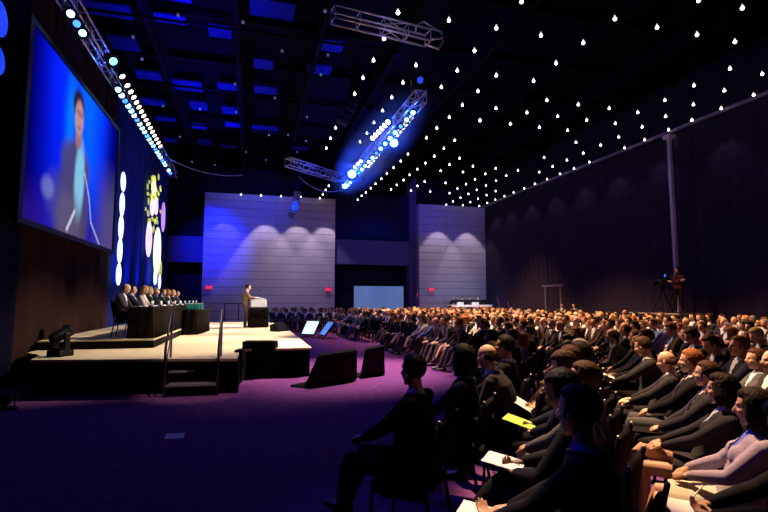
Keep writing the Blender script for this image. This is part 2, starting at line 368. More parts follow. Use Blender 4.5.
def wedge(pxs, label):
    """front-fill cabinet: bottom-left, bottom-right, top-right, top-left pixels of its face"""
    (x0, y0), (x1, y1), (x2, y2), (x3, y3) = pxs
    a, b = onZ(x0, y0, 0), onZ(x1, y1, 0); w = (b-a).length; ux = (b-a).normalized(); n = V((-ux.y, ux.x, 0))
    dm = proj((a+b)/2)[2]; h = EYE-((y2+y3)/2-300)*dm/FPX
    t = empty('front_fill_speaker', label, 'speaker', (a+b)/2, math.atan2(ux.y, ux.x), 'slanted front-fill speakers')
    iw = lambda P: V((((P-(a+b)/2).dot(ux)), (P-(a+b)/2).dot(n), 0))
    vd = V(((a+b).x, (a+b).y, 0)).normalized()*.50; dv = V((vd.dot(ux), vd.dot(n), 0))
    ha = EYE-(y3-300)*proj(a)[2]/FPX; hb = EYE-(y2-300)*proj(b)[2]/FPX; pxm = w/(x1-x0); ltop = (x3-x0)*pxm; rtop = (x2-x1)*pxm
    F = [V((-w/2, 0, .03)), V((w/2, 0, .03)), V((w/2+rtop, 0, hb)), V((-w/2+ltop, 0, ha))]; vs = F+[q+dv for q in F]
    m = MB().add(vs, [(0, 1, 2, 3), (7, 6, 5, 4), (0, 4, 5, 1), (1, 5, 6, 2), (2, 6, 7, 3), (3, 7, 4, 0)])
    o = m.build('cabinet', M['black'], t); bv = o.modifiers.new('b', 'BEVEL'); bv.width = .025; bv.segments = 3
    f = lambda u, v: F[0].lerp(F[1], u).lerp(F[3].lerp(F[2], u), v)
    gq = [f(u, v)+V((0, e_, 0)) for e_ in (-.014, .006) for u, v in ((.06, .08), (.95, .08), (.95, .92), (.06, .92))]
    MB().add(gq, [(0, 1, 2, 3), (7, 6, 5, 4), (0, 4, 5, 1), (1, 5, 6, 2), (2, 6, 7, 3), (3, 7, 4, 0)]).build('grille', M['fill_grille'], t)
    dp = .45
    m = MB(); n_ = 22; ring = []
    for k in range(n_):
        a_ = 2*PI*k/n_; r = 1+.06*math.sin(5*a_)+.04*math.sin(3*a_+1)
        ring.append((r*(w/2+.05)*math.copysign(abs(math.cos(a_))**.6, math.cos(a_)), dp/2+r*(dp/2+.08)*math.copysign(abs(math.sin(a_))**.6, math.sin(a_))))
    m.prism(ring, 0, .03); m.build('base_cloth', M['black'], t, smooth=False)
wedge([(304, 389), (357, 381), (357, 350), (317, 357)], 'large black slanted front-fill speaker on purple carpet, the left one of the pair')
wedge([(360, 378), (385, 375), (384, 346), (365, 350)], 'black slanted front-fill speaker on purple carpet, the right one of the pair')
# sheet of paper on the carpet
m = MB(); a = [onZ(*p, 0) for p in ((164, 439.5), (183.5, 438.5), (185, 433.5), (167, 434))]
m.add([v+V((0, 0, .002)) for v in a]+[v+V((0, 0, .008)) for v in a], [(3, 2, 1, 0), (4, 5, 6, 7), (0, 1, 5, 4), (1, 2, 6, 5), (2, 3, 7, 6), (3, 0, 4, 7)])
tag(m.build('paper_sheet', mat('floor_paper', (.75, .73, .72), .8)), 'pale sheet of paper lying on dark carpet in front of stairs', 'paper')

# moving-head light on the stage corner, and two small floor lights
def moving_head(loc, rz, tilt, label, s=1.0):
    t = empty('moving_head_light', label, 'stage light', loc, rz)
    MB().box((0, 0, .07*s), (.42*s, .36*s, .14*s), bev=.02*s).build('base', M['plastic'], t)
    m = MB()
    for x in (-1, 1): m.box((x*.19*s, 0, .33*s), (.06*s, .14*s, .42*s), bev=.015*s)
    m.box((0, 0, .165*s), (.42*s, .18*s, .05*s), bev=.01*s); m.build('yoke', M['plastic'], t)
    R = rotx(tilt); c = V((0, 0, .50*s))
    h = MB().lathe(c, [(.03*s, -.27*s), (.10*s, -.25*s), (.13*s, -.1*s), (.135*s, .1*s), (.15*s, .16*s), (.15*s, .22*s), (.13*s, .225*s)], 18, rot=R).build('head', M['plastic'], t, smooth=False)
    MB().lathe(c+R@V((0, 0, .222*s)), [(.12*s, 0), (.10*s, .012*s), (.0, .02*s)], 18, rot=R).build('lens', M['glass'], h)
moving_head((-3.58, 11.05, SZ), -.6, -1.15, 'black moving-head stage light on the near left corner of the stage', .85)
def floor_light(p, label):
    t = empty('floor_light', label, 'stage light', p, .5, 'small lights on the floor left of the stage')
    MB().box((0, 0, .02), (.30, .22, .04), bev=.008).build('base', M['plastic'], t)
    MB().tube([(-.12, 0, .03), (-.12, 0, .17), (.12, 0, .17), (.12, 0, .03)], .014, 6).build('yoke', M['plastic'], t)
    MB().lathe((0, .06, .14), [(.05, -.14), (.085, -.1), (.09, .1), (.07, .12)], 14, rot=rotx(1.3)).build('lamp_body', M['plastic'], t)
    MB().box((.155, -.02, .16), (.015, .07, .05)).build('glint', M['tape'], t)  # white chip painted in as a glint on the lamp
floor_light(onZ(40, 397, 0), 'small black floor light with painted white glint at the foot of the stage')
floor_light(onZ(5, 410, 0), 'small black floor light at the far left edge, below the dark drape')

# ------------------------------------------------------------------ skirted tables
def skirt_mesh(poly, z0, z1, amp=.05, wl=.27):
    """pleated cloth hanging round a table outline"""
    pts = []; n = len(poly)
    for i in range(n):
        a, b = V((*poly[i], 0)), V((*poly[(i+1) % n], 0)); L = (b-a).length; d = (b-a)/L; nr = V((d.y, -d.x, 0)); k = max(3, int(L/.045))
        for j in range(k):
            s = L*j/k; e = min(1, 4*min(s, L-s)); pts.append((a+d*s+nr*(amp*e*math.sin(2*PI*s/wl+1.3*math.sin(s*3.1))), nr))
    m = MB(); N = len(pts); vs = []
    for z, w in ((z1, .2), (z1-.08, .6), ((z0+z1)/2, 1), (z0+.01, 1.35)):
        for p, nr in pts: vs.append(p+nr*(.02*(w-.2))+V((0, 0, z)))
    m.add(vs, [(j*N+i, j*N+(i+1) % N, (j+1)*N+(i+1) % N, (j+1)*N+i) for j in range(3) for i in range(N)])
    return m
def table(poly, z0, h, label, topm, cloth_label, top_off=.03):
    cx = sum(p[0] for p in poly)/len(poly); cy = sum(p[1] for p in poly)/len(poly)
    loc = [(p[0]-cx, p[1]-cy) for p in poly]
    t = empty('skirted_table', label, 'table', (cx, cy, z0))
    MB().prism(loc, h-.04, h).build('tabletop', topm, t)
    for p in loc: MB().box((p[0]*.93, p[1]*.96, (h-.04)/2), (.04, .04, h-.04)).build('leg', M['steel_dark'], t)
    o = skirt_mesh([(p[0]*1.02, p[1]*1.01) for p in loc], .0, h+.002).build('table_skirt', M['skirt'], t, smooth=True); md = o.modifiers.new('t', 'SOLIDIFY'); md.thickness = .008
    return t
PT = [(-2.74, 12.72), (-2.20, 12.6), (-2.06, 23.4), (-2.60, 23.4)]
table(PT, RZ, .75, 'long panel table with dark pleated skirt on the stage riser', M['white_cloth'], '')
ST = [(-1.98, 16.7), (-1.62, 16.7), (-1.40, 18.6), (-1.95, 18.6)]
table(ST, SZ, .80, 'small dark skirted side table on the stage, holding teal boxes', M['skirt'], '')
# teal boxes on the side table
rn = random.Random(5)
for i in range(5):
    t = empty('gift_box', 'teal box in a row on the side table, '+('leftmost' if i == 0 else 'rightmost' if i == 4 else ORD[i+1]+' from the left'), 'box', (-1.93+.105*i, 16.95+.03*i, SZ+.80), .1, 'teal boxes on the side table')
    MB().box((0, 0, .09), (.085, .14, .18), bev=.008).build('carton', M['teal'], t)
    MB().box((0, 0, .19), (.09, .15, .025), bev=.005).build('lid', M['teal_lid'], t)
# things on the panel table: glasses, papers, microphones
for i in range(9):
    y = 13.0+1.18*i
    o = MB().box((-2.50+.012*i, y, RZ+.754), (.22, .30, .008)).build('document', M['paper']); o.rotation_euler = (0, 0, 0)
    tag(o, 'white paper on the panel table before the %s panelist from the near end' % ORD[i+1], 'paper', 'papers on the panel table')
    t = empty('water_glass', 'water glass on the panel table beside the %s panelist from near end' % ORD[i+1], 'glass', (-2.36+.012*i, y+.35, RZ+.75), 0, 'glasses on the panel table')
    MB().lathe((0, 0, 0), [(.03, 0), (.038, .13), (.034, .13), (.028, .01)], 12).build('tumbler', M['glass'], t, smooth=True)
    t = empty('table_microphone', 'slim black table microphone before the %s panelist from near end' % ORD[i+1], 'microphone', (-2.30+.012*i, y-.15, RZ+.75), 0, 'microphones on the panel table')
    MB().lathe((0, 0, 0), [(.055, 0), (.05, .025), (.01, .03)], 12).build('base', M['plastic'], t)
    MB().tube([(0, 0, .03), (-.02, 0, .16), (-.10, 0, .27)], .007, 6).build('gooseneck', M['plastic'], t)
    MB().ell((-.11, 0, .28), (.018, .018, .026)).build('capsule', M['plastic'], t, smooth=True)

# ------------------------------------------------------------------ lectern
lp = onZ(258, 327.3, SZ); lx, ly = lp.x, lp.y
t = empty('lectern', 'white-topped lectern on a dark pleated skirt at the stage front', 'lectern', (lx, ly, SZ))
o = skirt_mesh([(-.36, -.30), (.36, -.30), (.36, .30), (-.36, .30)], 0, .80, .03, .15).build('lectern_skirt', M['skirt'], t, smooth=True); md = o.modifiers.new('t', 'SOLIDIFY'); md.thickness = .01
MB().box((0, 0, .40), (.62, .52, .78)).build('pedestal', M['plastic'], t)
MB().box((0, 0, .98), (.62, .50, .34), bev=.03).build('lectern_body', M['white_cloth'], t)
m = MB().box((0, 0, 1.18), (.64, .54, .035), rot=Matrix.Rotation(.16, 3, 'Y'), bev=.01); m.build('reading_board', M['white_cloth'], t)
mt = MB().tube([(.22, .1, 1.15), (.2, .08, 1.35), (.05, .04, 1.48)], .008, 6).build('microphone', M['plastic'], t)
MB().ell((.04, .04, 1.485), (.03, .022, .022)).build('capsule', M['plastic'], mt)
t = empty('laptop', 'silver laptop standing open on the lectern', 'laptop', (lx+.03, ly+.08, SZ+1.225), -1.4)
MB().box((0, 0, 0), (.32, .22, .018), bev=.004).build('keyboard', M['alu'], t)
MB().box((0, .13, .10), (.32, .012, .20), rot=rotx(-.25), bev=.004).build('display', M['alu'], t)

# ------------------------------------------------------------------ confidence monitors on the floor beyond the stage
def monitor(px, py, w, h, rz, m_, label, tilt=.65):
    p = onZ(px, py, 0); t = empty('floor_monitor', label, 'monitor', p, rz, 'tilted monitors on the floor beside the stage')
    R = rotx(-tilt); c = V((0, .1, .12+h/2*math.cos(tilt)))
    MB().box(c, (w, .08, h), rot=R, bev=.012).build('casing', M['plastic'], t)
    MB().box(c+R@V((0, -.045, 0)), (w-.1, .012, h-.1), rot=R).build('display', m_, t)
    m = MB(); z1 = .12+h*math.cos(tilt)*.9
    for s in (-1, 1): m.tube([(s*w*.38, -.25, .02), (s*w*.38, .55, .02), (s*w*.38, .42, z1*.85)], .02, 6)
    m.build('stand', M['plastic'], t)
monitor(309.5, 337.5, .78, .80, -.75, M['mon_white'], 'floor monitor with a bright white picture, right of the stage corner')
monitor(325, 338.5, .95, .80, -1.45, M['mon_blue'], 'blue-glowing floor monitor turned away, right of the bright one')
monitor(286, 325, .75, .5, -.2, mat('monitor_dim', (.1, .1, .1), .3, emit=(.25, .25, .5), strength=.5), 'small dim floor monitor behind the stage corner, before the dark front rows')
# dark equipment lump at the stage edge
p = onZ(287, 331, SZ)
t = empty('stage_monitor_speaker', 'low dark wedge monitor speaker on the right edge of the stage', 'speaker', (1.05, p.y, SZ), .9)
m = MB(); m.add([(-.3, -.2, 0), (.3, -.2, 0), (.3, .2, 0), (-.3, .2, 0), (-.3, .0, .30), (.3, .0, .30), (.3, .2, .22), (-.3, .2, .22)], [(0, 3, 2, 1), (4, 5, 6, 7), (0, 1, 5, 4), (1, 2, 6, 5), (2, 3, 7, 6), (3, 0, 4, 7)])
m.build('cabinet', M['plastic'], t); MB().box((0, -.115, .15), (.5, .02, .28), rot=rotx(-.58)).build('grille', M['grille'], t)

# ------------------------------------------------------------------ big video screen
SX = -4.32
y0, y1, z0, z1 = 10.78, 17.25, 3.35, 7.26
t = empty('video_screen', 'big video screen above the stage showing a blurred man in blue light', 'screen', (SX, (y0+y1)/2, z0))
m = MB(); NU, NV = 120, 72; cols = []
def G(x, c, s): return math.exp(-((x-c)/s)**2)
def sst(a, b, x): x = min(1, max(0, (x-a)/(b-a))); return x*x*(3-2*x)
def inell(u, v, cu, cv, ru, rv, soft=.25):
    d = math.sqrt(((u-cu)/ru)**2+((v-cv)/rv)**2); return 1-sst(1-soft, 1+soft, d)
AR = (y1-y0)/(z1-z0)
def picture(u, v):
    c = np.array((.001, .001, .30))*sst(-.02, .12, u)+np.array((.0, .0, .03))
    c = c+np.array((.0, .012, .55))*G(u, .24, .10)+np.array((.0, .10, .75))*G(u, .55, .14)*sst(-.1, .6, v)+np.array((.0, .16, .6))*G(u, .36, .05)*G(v, .70, .3)+np.array((.0, .02, .40))*G(u, .72, .14)
    c = c*(.55+.5*v)
    c = c*(1-sst(.78, .97, u)*.6)
    low = 1-sst(.0, .30, v); c = c*(1-.60*low)+np.array((.014, .004, .12))*low
    lr = sst(.62, .92, u)*(1-sst(.25, .75, v)); c = c*(1-.7*lr)+np.array((.065, .05, .13))*lr
    def mix(c, col, a): return c*(1-a)+np.array(col)*a
    body = max(inell(u, v, .44, .16, .175, .42), inell(u, v, .45, .46, .16, .15)); c = mix(c, (.060, .045, .10), body*.88)
    c = mix(c, (.05, .05, .22), .6*inell(u, v, .27, .20, .10, .14, .5)); c = mix(c, (.20, .22, .50), .5*inell(u, v, .19, .22, .05, .06, .5))
    c = mix(c, (.20, .48, .68), .9*inell(u, v, .49, .38, .055, .25, .35)); c = mix(c, (.11, .085, .16), .6*inell(u, v, .40, .10, .13, .16, .5))
    c = mix(c, (.26, .14, .16), inell(u, v, .455, .645, .036, .07)); c = mix(c, (.015, .012, .03), inell(u, v, .44, .855, .062, .10))
    c = mix(c, (.42, .22, .22), inell(u, v, .45, .775, .048, .115)); c = mix(c, (.20, .09, .11), .6*inell(u, v, .455, .715, .024, .014)); c = mix(c, (.16, .07, .10), .6*inell(u, v, .455, .81, .042, .02))
    for (ua, va, ub, vb, w) in ((.55, .45, .62, .30, .006), (.62, .30, .66, .14, .006), (.66, .14, .79, .01, .006), (.385, .03, .455, .16, .012)):
        tt = max(0, min(1, ((u-ua)*(ub-ua)+(v-va)*(vb-va))/((ub-ua)**2+(vb-va)**2))); d = math.hypot((u-ua-tt*(ub-ua))*AR, v-va-tt*(vb-va))
        c = mix(c, (.55, .58, .75), .8*(1-sst(w*.5, w*2, d)))
    return c
for j in range(NV+1):
    for i in range(NU+1):
        m.v.append((.0, (i/NU-.5)*(y1-y0), j/NV*(z1-z0))); cols.append(picture(i/NU, j/NV))
o_ = len(m.v)
m.f = [(j*(NU+1)+i, j*(NU+1)+i+1, (j+1)*(NU+1)+i+1, (j+1)*(NU+1)+i) for j in range(NV) for i in range(NU)]; m.mi = [0]*len(m.f)
ms = bpy.data.materials.new('screen_picture'); ms.use_nodes = True; nt = ms.node_tree; b_ = nt.nodes['Principled BSDF']; at = nt.nodes.new('ShaderNodeVertexColor'); at.layer_name = 'picture'
b_.inputs['Base Color'].default_value = (.001, .001, .001, 1); b_.inputs['Roughness'].default_value = .9; b_.inputs['Specular IOR Level'].default_value = 0; nt.links.new(at.outputs['Color'], b_.inputs['Emission Color']); b_.inputs['Emission Strength'].default_value = 1.25
o = m.build('picture', ms, t, smooth=True); ca = o.data.color_attributes.new('picture', 'FLOAT_COLOR', 'POINT')
ca.data.foreach_set('color', np.array([(*c, 1) for c in cols], dtype=np.float32).ravel())
MB().box((-.06, 0, (z1-z0)/2), (.08, y1-y0+.1, z1-z0+.1)).build('backing', M['plastic'], t)
m = MB()
for zz in (-.06, z1-z0+.06): m.box((-.01, 0, zz), (.10, y1-y0+.36, .12))
for yy in (-1, 1): m.box((-.01, yy*((y1-y0)/2+.09), (z1-z0)/2), (.10, .18, z1-z0))
m.build('frame', M['plastic'], t)
for yy in (-2, 2): MB().tube([(-.03, yy, z1-z0), (-.03, yy, 10.8-z0)], .015, 6).build('suspension_cable', M['steel_dark'], t)

# ------------------------------------------------------------------ glowing discs standing in for gobo light projected on the drapes
def gobo_light_discs(loc, discs, label, top=9.3):
    t = empty('gobo_light_discs', label, 'gobo light', loc, 0, 'glowing discs standing for gobo light on the drapes')
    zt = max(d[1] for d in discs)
    MB().tube([(-.02, 0, min(d[1] for d in discs)-loc[2]), (-.02, 0, top-loc[2])], .008, 5).build('cord', M['plastic'], t)  # cord added with the discs; projected light has none
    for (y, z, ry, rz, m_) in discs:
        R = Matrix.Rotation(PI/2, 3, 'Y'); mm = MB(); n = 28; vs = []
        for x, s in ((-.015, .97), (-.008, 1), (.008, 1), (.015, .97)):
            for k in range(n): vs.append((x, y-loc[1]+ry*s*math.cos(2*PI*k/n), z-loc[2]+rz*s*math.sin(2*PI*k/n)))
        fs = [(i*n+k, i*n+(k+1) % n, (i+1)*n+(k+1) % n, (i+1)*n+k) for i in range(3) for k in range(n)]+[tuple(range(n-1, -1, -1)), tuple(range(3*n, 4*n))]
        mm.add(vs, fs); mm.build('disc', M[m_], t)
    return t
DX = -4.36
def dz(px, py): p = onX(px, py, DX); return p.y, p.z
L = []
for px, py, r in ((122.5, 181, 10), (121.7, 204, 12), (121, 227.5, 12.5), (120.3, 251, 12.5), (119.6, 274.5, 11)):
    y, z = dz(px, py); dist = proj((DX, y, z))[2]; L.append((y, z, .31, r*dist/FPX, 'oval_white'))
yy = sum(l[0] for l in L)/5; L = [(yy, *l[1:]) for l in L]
gobo_light_discs((DX, yy, L[-1][1]), L, 'five white glowing discs standing for gobo light on blue drape, right of screen')
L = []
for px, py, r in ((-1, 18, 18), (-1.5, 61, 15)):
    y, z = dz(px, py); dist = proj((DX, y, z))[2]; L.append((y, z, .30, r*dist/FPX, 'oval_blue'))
gobo_light_discs((DX, L[0][0], L[-1][1]), [(L[0][0], *l[1:]) for l in L], 'deep blue discs standing for gobo light at the top left edge')
def flower(parts, label):  # floral gobo projection laid out as glowing discs
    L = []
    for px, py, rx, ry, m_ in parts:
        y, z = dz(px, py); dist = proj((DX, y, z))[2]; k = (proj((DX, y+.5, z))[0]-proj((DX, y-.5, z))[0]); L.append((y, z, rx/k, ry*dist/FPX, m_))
    c = sum(l[0] for l in L)/len(L); return gobo_light_discs((DX, c, min(l[1] for l in L)), L, label)
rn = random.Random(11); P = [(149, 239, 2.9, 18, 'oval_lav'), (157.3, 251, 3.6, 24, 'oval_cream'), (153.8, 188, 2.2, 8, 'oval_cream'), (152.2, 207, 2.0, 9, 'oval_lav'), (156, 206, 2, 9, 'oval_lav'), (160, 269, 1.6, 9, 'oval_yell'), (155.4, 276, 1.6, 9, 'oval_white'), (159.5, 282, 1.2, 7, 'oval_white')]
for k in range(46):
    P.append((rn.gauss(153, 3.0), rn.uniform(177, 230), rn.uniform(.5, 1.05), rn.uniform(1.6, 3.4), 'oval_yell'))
flower(P, 'tall flower-shaped gobo light built as pale discs and yellow spots on blue drape')
flower([(163.3, 217, 1.8, 15, 'oval_pink')], 'single pink-violet gobo-light disc right of the flower-shaped gobo light')
# ------------------------------------------------------------------ trusses with lamps
def truss(P0, P1, size, label, m_=None, bay=.62, diag=True):
    P0, P1 = V(P0), V(P1); d = (P1-P0); L = d.length; d.normalize(); up = V((0, 0, 1)); side = d.cross(up).normalized(); up = side.cross(d)
    t = empty('lighting_truss', label, 'truss', P0); h = size/2; m_ = m_ or M['alu']
    cor = [side*a*h+up*b*h for a, b in ((-1, -1), (1, -1), (1, 1), (-1, 1))]
    for c in cor: MB().tube([c, c+d*L], .026, 8).build('chord', m_, t, smooth=True)
    m = MB(); n = max(2, round(L/bay))
    for i in range(n+1):
        for k in range(4): m.tube([cor[k]+d*(L*i/n), cor[(k+1) % 4]+d*(L*i/n)], .013, 6)
        if i < n and (diag or i % 4 == 2):
            for k in range(4):
                a, b = (k, (k+1) % 4) if i % 2 else ((k+1) % 4, k); m.tube([cor[a]+d*(L*i/n), cor[b]+d*(L*(i+1)/n)], .012, 6)
    m.build('lacing', m_, t, smooth=True)
    m = MB()
    for f in (.06, .5, .94): m.tube([d*L*f+up*h, V((d.x*L*f, d.y*L*f, 10.85-P0.z))], .012, 6)
    m.build('hanging_chain', M['steel_dark'], t)
    return t, d, side, up, L
def par_can(name, P, aim, m_, label, group, r=.10, ln=.26):
    P, aim = V(P), V(aim); dr = (aim-P).normalized(); R = dr.to_track_quat('Z', 'Y').to_matrix()
    t = empty(name, label, 'stage light', P, 0, group)
    MB().lathe((0, 0, 0), [(.02, -ln), (r*.7, -ln*.9), (r*.85, -ln*.4), (r, -.02), (r*1.08, 0), (r*1.08, .02), (r*.98, .02)], 16, rot=R).build('housing', M['plastic'], t, smooth=True)
    MB().lathe((0, 0, 0), [(r*.95, .004), (r*.8, .016), (r*.3, .026)], 16, rot=R).build('lens', m_, t, smooth=True)
    m = MB(); s = R@V((1, 0, 0)); u = V((0, 0, 1))
    m.tube([s*r*1.15-dr*ln*.4, s*r*1.15-dr*ln*.4+u*.22, -s*r*1.15-dr*ln*.4+u*.22, -s*r*1.15-dr*ln*.4], .012, 6); m.build('yoke', M['steel_dark'], t)
    return t
# 1: truss over the stage edge at left
TA0, TA1 = V((-4.0, 8.6, 8.3)), V((-4.0, 27.0, 8.3))
tA, d, s_, u_, L = truss(TA0, TA1, .30, 'long blue-lit truss running over the stage side at upper left')
GA = 'lamps on the left truss'
n = 0
for i in range(16):
    f = i/15; px = (122+(160-122)*f**.75, 76+(146-76)*f**.75)
    P = onX(px[0], px[1], -3.50); n += 1
    par_can('par_lamp', (P.x, P.y, P.z), (1.2, P.y-1.5, 2.2), M['lens_warm'], 'round warm white lamp on the left truss, %s from the near end' % ORD[n], GA, r=.125)
n = 0
for i, y in enumerate([11.6, 12.0, 12.4]+[15.6+.42*j for j in range(21)]+[25.0, 25.5]):
    n += 1; par_can('wash_light', (-3.95, y, 8.02), (-2.0, y-6.0, 4.0), M['lens_cyan'] if i % 4 != 1 else M['lens_blue'], 'blue wash light along the left truss, %s from the near end' % ORD[n], GA, r=.13, ln=.18)
par_can('spot_lamp', onX(113, 61, -3.4), (2, 8, 2), mat('lens_teal', (.3, .8, .9), .3, emit=(.12, .55, .8), strength=4), 'single teal-tinted lamp on the left truss, nearer than the warm lamps', GA, r=.16)
# 2: bright truss over the front of the audience
P0, P1 = onZ(421, 96, 8.0), onZ(344, 185, 8.0)
tB, dB, sB, uB, LB = truss(P0, P1, .36, 'bright blue-lit truss hanging over the front rows at top centre')
GB = 'lamps on the centre truss'
def lamp_run(pa, pb, k, m_, z, aim, lab, r=.15):
    for i in range(k):
        f = i/(k-1) if k > 1 else 0; P = onZ(pa[0]+(pb[0]-pa[0])*f, pa[1]+(pb[1]-pa[1])*f, z)
        par_can('par_lamp', P, (P.x+aim[0], P.y+aim[1], P.z+aim[2]), m_, lab % ORD[i+1], GB, r=r)
lamp_run((388, 122), (373, 138), 6, M['lens_white'], 8.05, (-1.5, -2.5, -2.5), 'warm white lamp left of the centre truss near its middle, %s from top')
lamp_run((411, 117), (397, 134), 6, M['lens_white'], 8.05, (.5, -2.5, -2.5), 'warm white lamp right of the centre truss upper half, %s from top')
lamp_run((378, 154), (368, 166), 5, M['lens_white'], 8.05, (.5, -2.5, -2.5), 'warm white lamp right of the centre truss lower half, %s from top', .13)
lamp_run((361, 161), (352, 170), 4, M['lens_white'], 8.05, (-1.5, -2.5, -2.5), 'small white lamp left of the centre truss lower end, %s from top', .12)
n = 0
for j in range(18):
    f = .05+.9*j/17; P = P0+(P1-P0)*f; n += 1
    par_can('wash_light', P+V((-.05, 0, -.30)), (P.x-1.2, P.y-4, P.z-3.6), M['lens_cyan'] if j % 5 != 2 else M['lens_blue'], 'blue-white wash light under the centre truss, %s from its near end' % ORD[n], GB, r=.12, ln=.2)
big = mat('beam_lens', (.5, .8, 1), .3, emit=(.10, .36, 1), strength=25)
for (px, lab, r) in (((352, 174), 'dazzling blue beam light near the far end of centre truss', .30), ((345, 186), 'dazzling blue beam light at the very end of centre truss', .22), ((394, 143), 'dazzling blue-white beam light at the middle of centre truss', .24)):
    P = onZ(*px, 7.75); par_can('beam_light', P, (0, 0, 1.7), big, lab, GB, r=r, ln=.4)  # stage beam lights hung on the centre truss
# moving heads above the near end
t = empty('moving_head_light', 'dark moving-head light with blue glow on top of the centre truss near end', 'stage light', P0+dB*.25+V((0, 0, .20)))
MB().box((0, 0, .10), (.40, .36, .2), bev=.03).build('base', M['plastic'], t); MB().box((0, 0, .30), (.46, .14, .26), bev=.02).build('yoke', M['plastic'], t)
h = MB().lathe((0, 0, .42), [(.04, -.22), (.12, -.2), (.14, 0), (.15, .2), (.13, .22)], 16, rot=rotx(2.0)).build('head', M['plastic'], t); MB().lathe((0, 0, .42), [(.12, .215), (.05, .235)], 16, rot=rotx(2.0)).build('lens', mat('lens_dim_blue', (.1, .2, .8), .3, emit=(.01, .06, .8), strength=.9), h)
# 3: silver truss at the top
a, b = onZ(333, 14, 7.9), onZ(428, 38, 7.9)
tC, dC, sC, uC, LC = truss(a, b, .28, 'unlit silver truss high up at the top centre', M['silver'], diag=False)
m = MB(); m.tube([dC*LC+sC*0.125-uC*0.100, dC*(LC+.3)+sC*0.140, dC*(LC+.34)+sC*0.050+uC*0.210, dC*(LC+.1)+uC*0.275], .03, 8); m.tube([dC*LC-sC*0.100-uC*0.110, dC*(LC+.34)-sC*0.100-uC*0.150, dC*(LC+.38)+sC*0.075-uC*0.025], .026, 8); m.build('end_bracket', M['alu'], tC, smooth=True)
m = MB(); m.tube([dC*LC*.86+uC*0.100, dC*LC*.88+uC*0.275-sC*0.050, dC*LC*.95+uC*0.375, dC*(LC+.3)+uC*0.250], .02, 8); m.build('cable_loop', M['white_cloth'], tC, smooth=True)
# 4: far truss
a, b = onZ(288, 162, 8.5), onZ(339, 178, 8.5)
truss(a, b, .40, 'small pale truss hanging before the far left wall panel, left of bright truss')
# sagging cables between ceiling and trusses
def cable(name, A, B, sag, label, r=.022):
    A, B = V(A), V(B); pts = [A.lerp(B, i/14)+V((0, 0, -sag*4*(i/14)*(1-i/14))) for i in range(15)]
    tag(MB().tube(pts, r, 6).build(name, mat('cable_sheath', (.25, .25, .30), .5), smooth=True), label, 'cable')
cable('power_cable', onY(298, 176, 27), onY(346, 188, 26), .5, 'pale cable sagging from the far truss to the bright truss end')
cable('power_cable', onX(168, 158, -3.7), onY(243, 175, 25), .3, 'dark cable swagging from the left truss end across the ceiling')
# line-array loudspeakers
def line_array(pts, w, label, m_):
    t = empty('line_array_speaker', label, 'speaker', pts[0]); P = [V(p)-V(pts[0]) for p in pts]; n = 9
    for i in range(n):
        f = (i+.5)/n*(len(P)-1); k = min(int(f), len(P)-2); c = P[k].lerp(P[k+1], f-k); d = (P[k+1]-P[k]).normalized(); hh = sum((P[j+1]-P[j]).length for j in range(len(P)-1))/n
        R = Matrix((V((0, -1, 0)).cross(d).normalized(), (d.cross(V((0, -1, 0)).cross(d))).normalized()*-1, d)).transposed()
        e = MB().box(c, (w, .42, hh*.93), rot=R, bev=.02).build('cabinet', m_, t)
        MB().box(c+R@V((0, -.215, 0)), (w*.9, .012, hh*.8), rot=R).build('grille', m_, e)
    MB().box(P[0]+V((0, 0, .08)), (w*.9, .5, .06)).build('flying_frame', M['steel_dark'], t)
    m = MB(); m.tube([P[0]+V((0, 0, .1)), V((P[0].x, P[0].y, 10.85-pts[0].z))], .014, 6); m.build('hanging_chain', M['steel_dark'], t)
Y = 30.0
line_array([onY(297.5, 192, Y), onY(296.5, 200, Y), onY(294.5, 208, Y), onY(290.5, 217, Y)], .42, 'curved blue-lit line-array speaker hanging before the far left wall panel', M['array_grey'])
Y = 17.5
line_array([onY(356, 70, Y), onY(355, 88, Y), onY(351, 105, Y), onY(341, 124, Y)], .42, 'dark curved line-array speaker hanging left of the bright truss', M['plastic'])

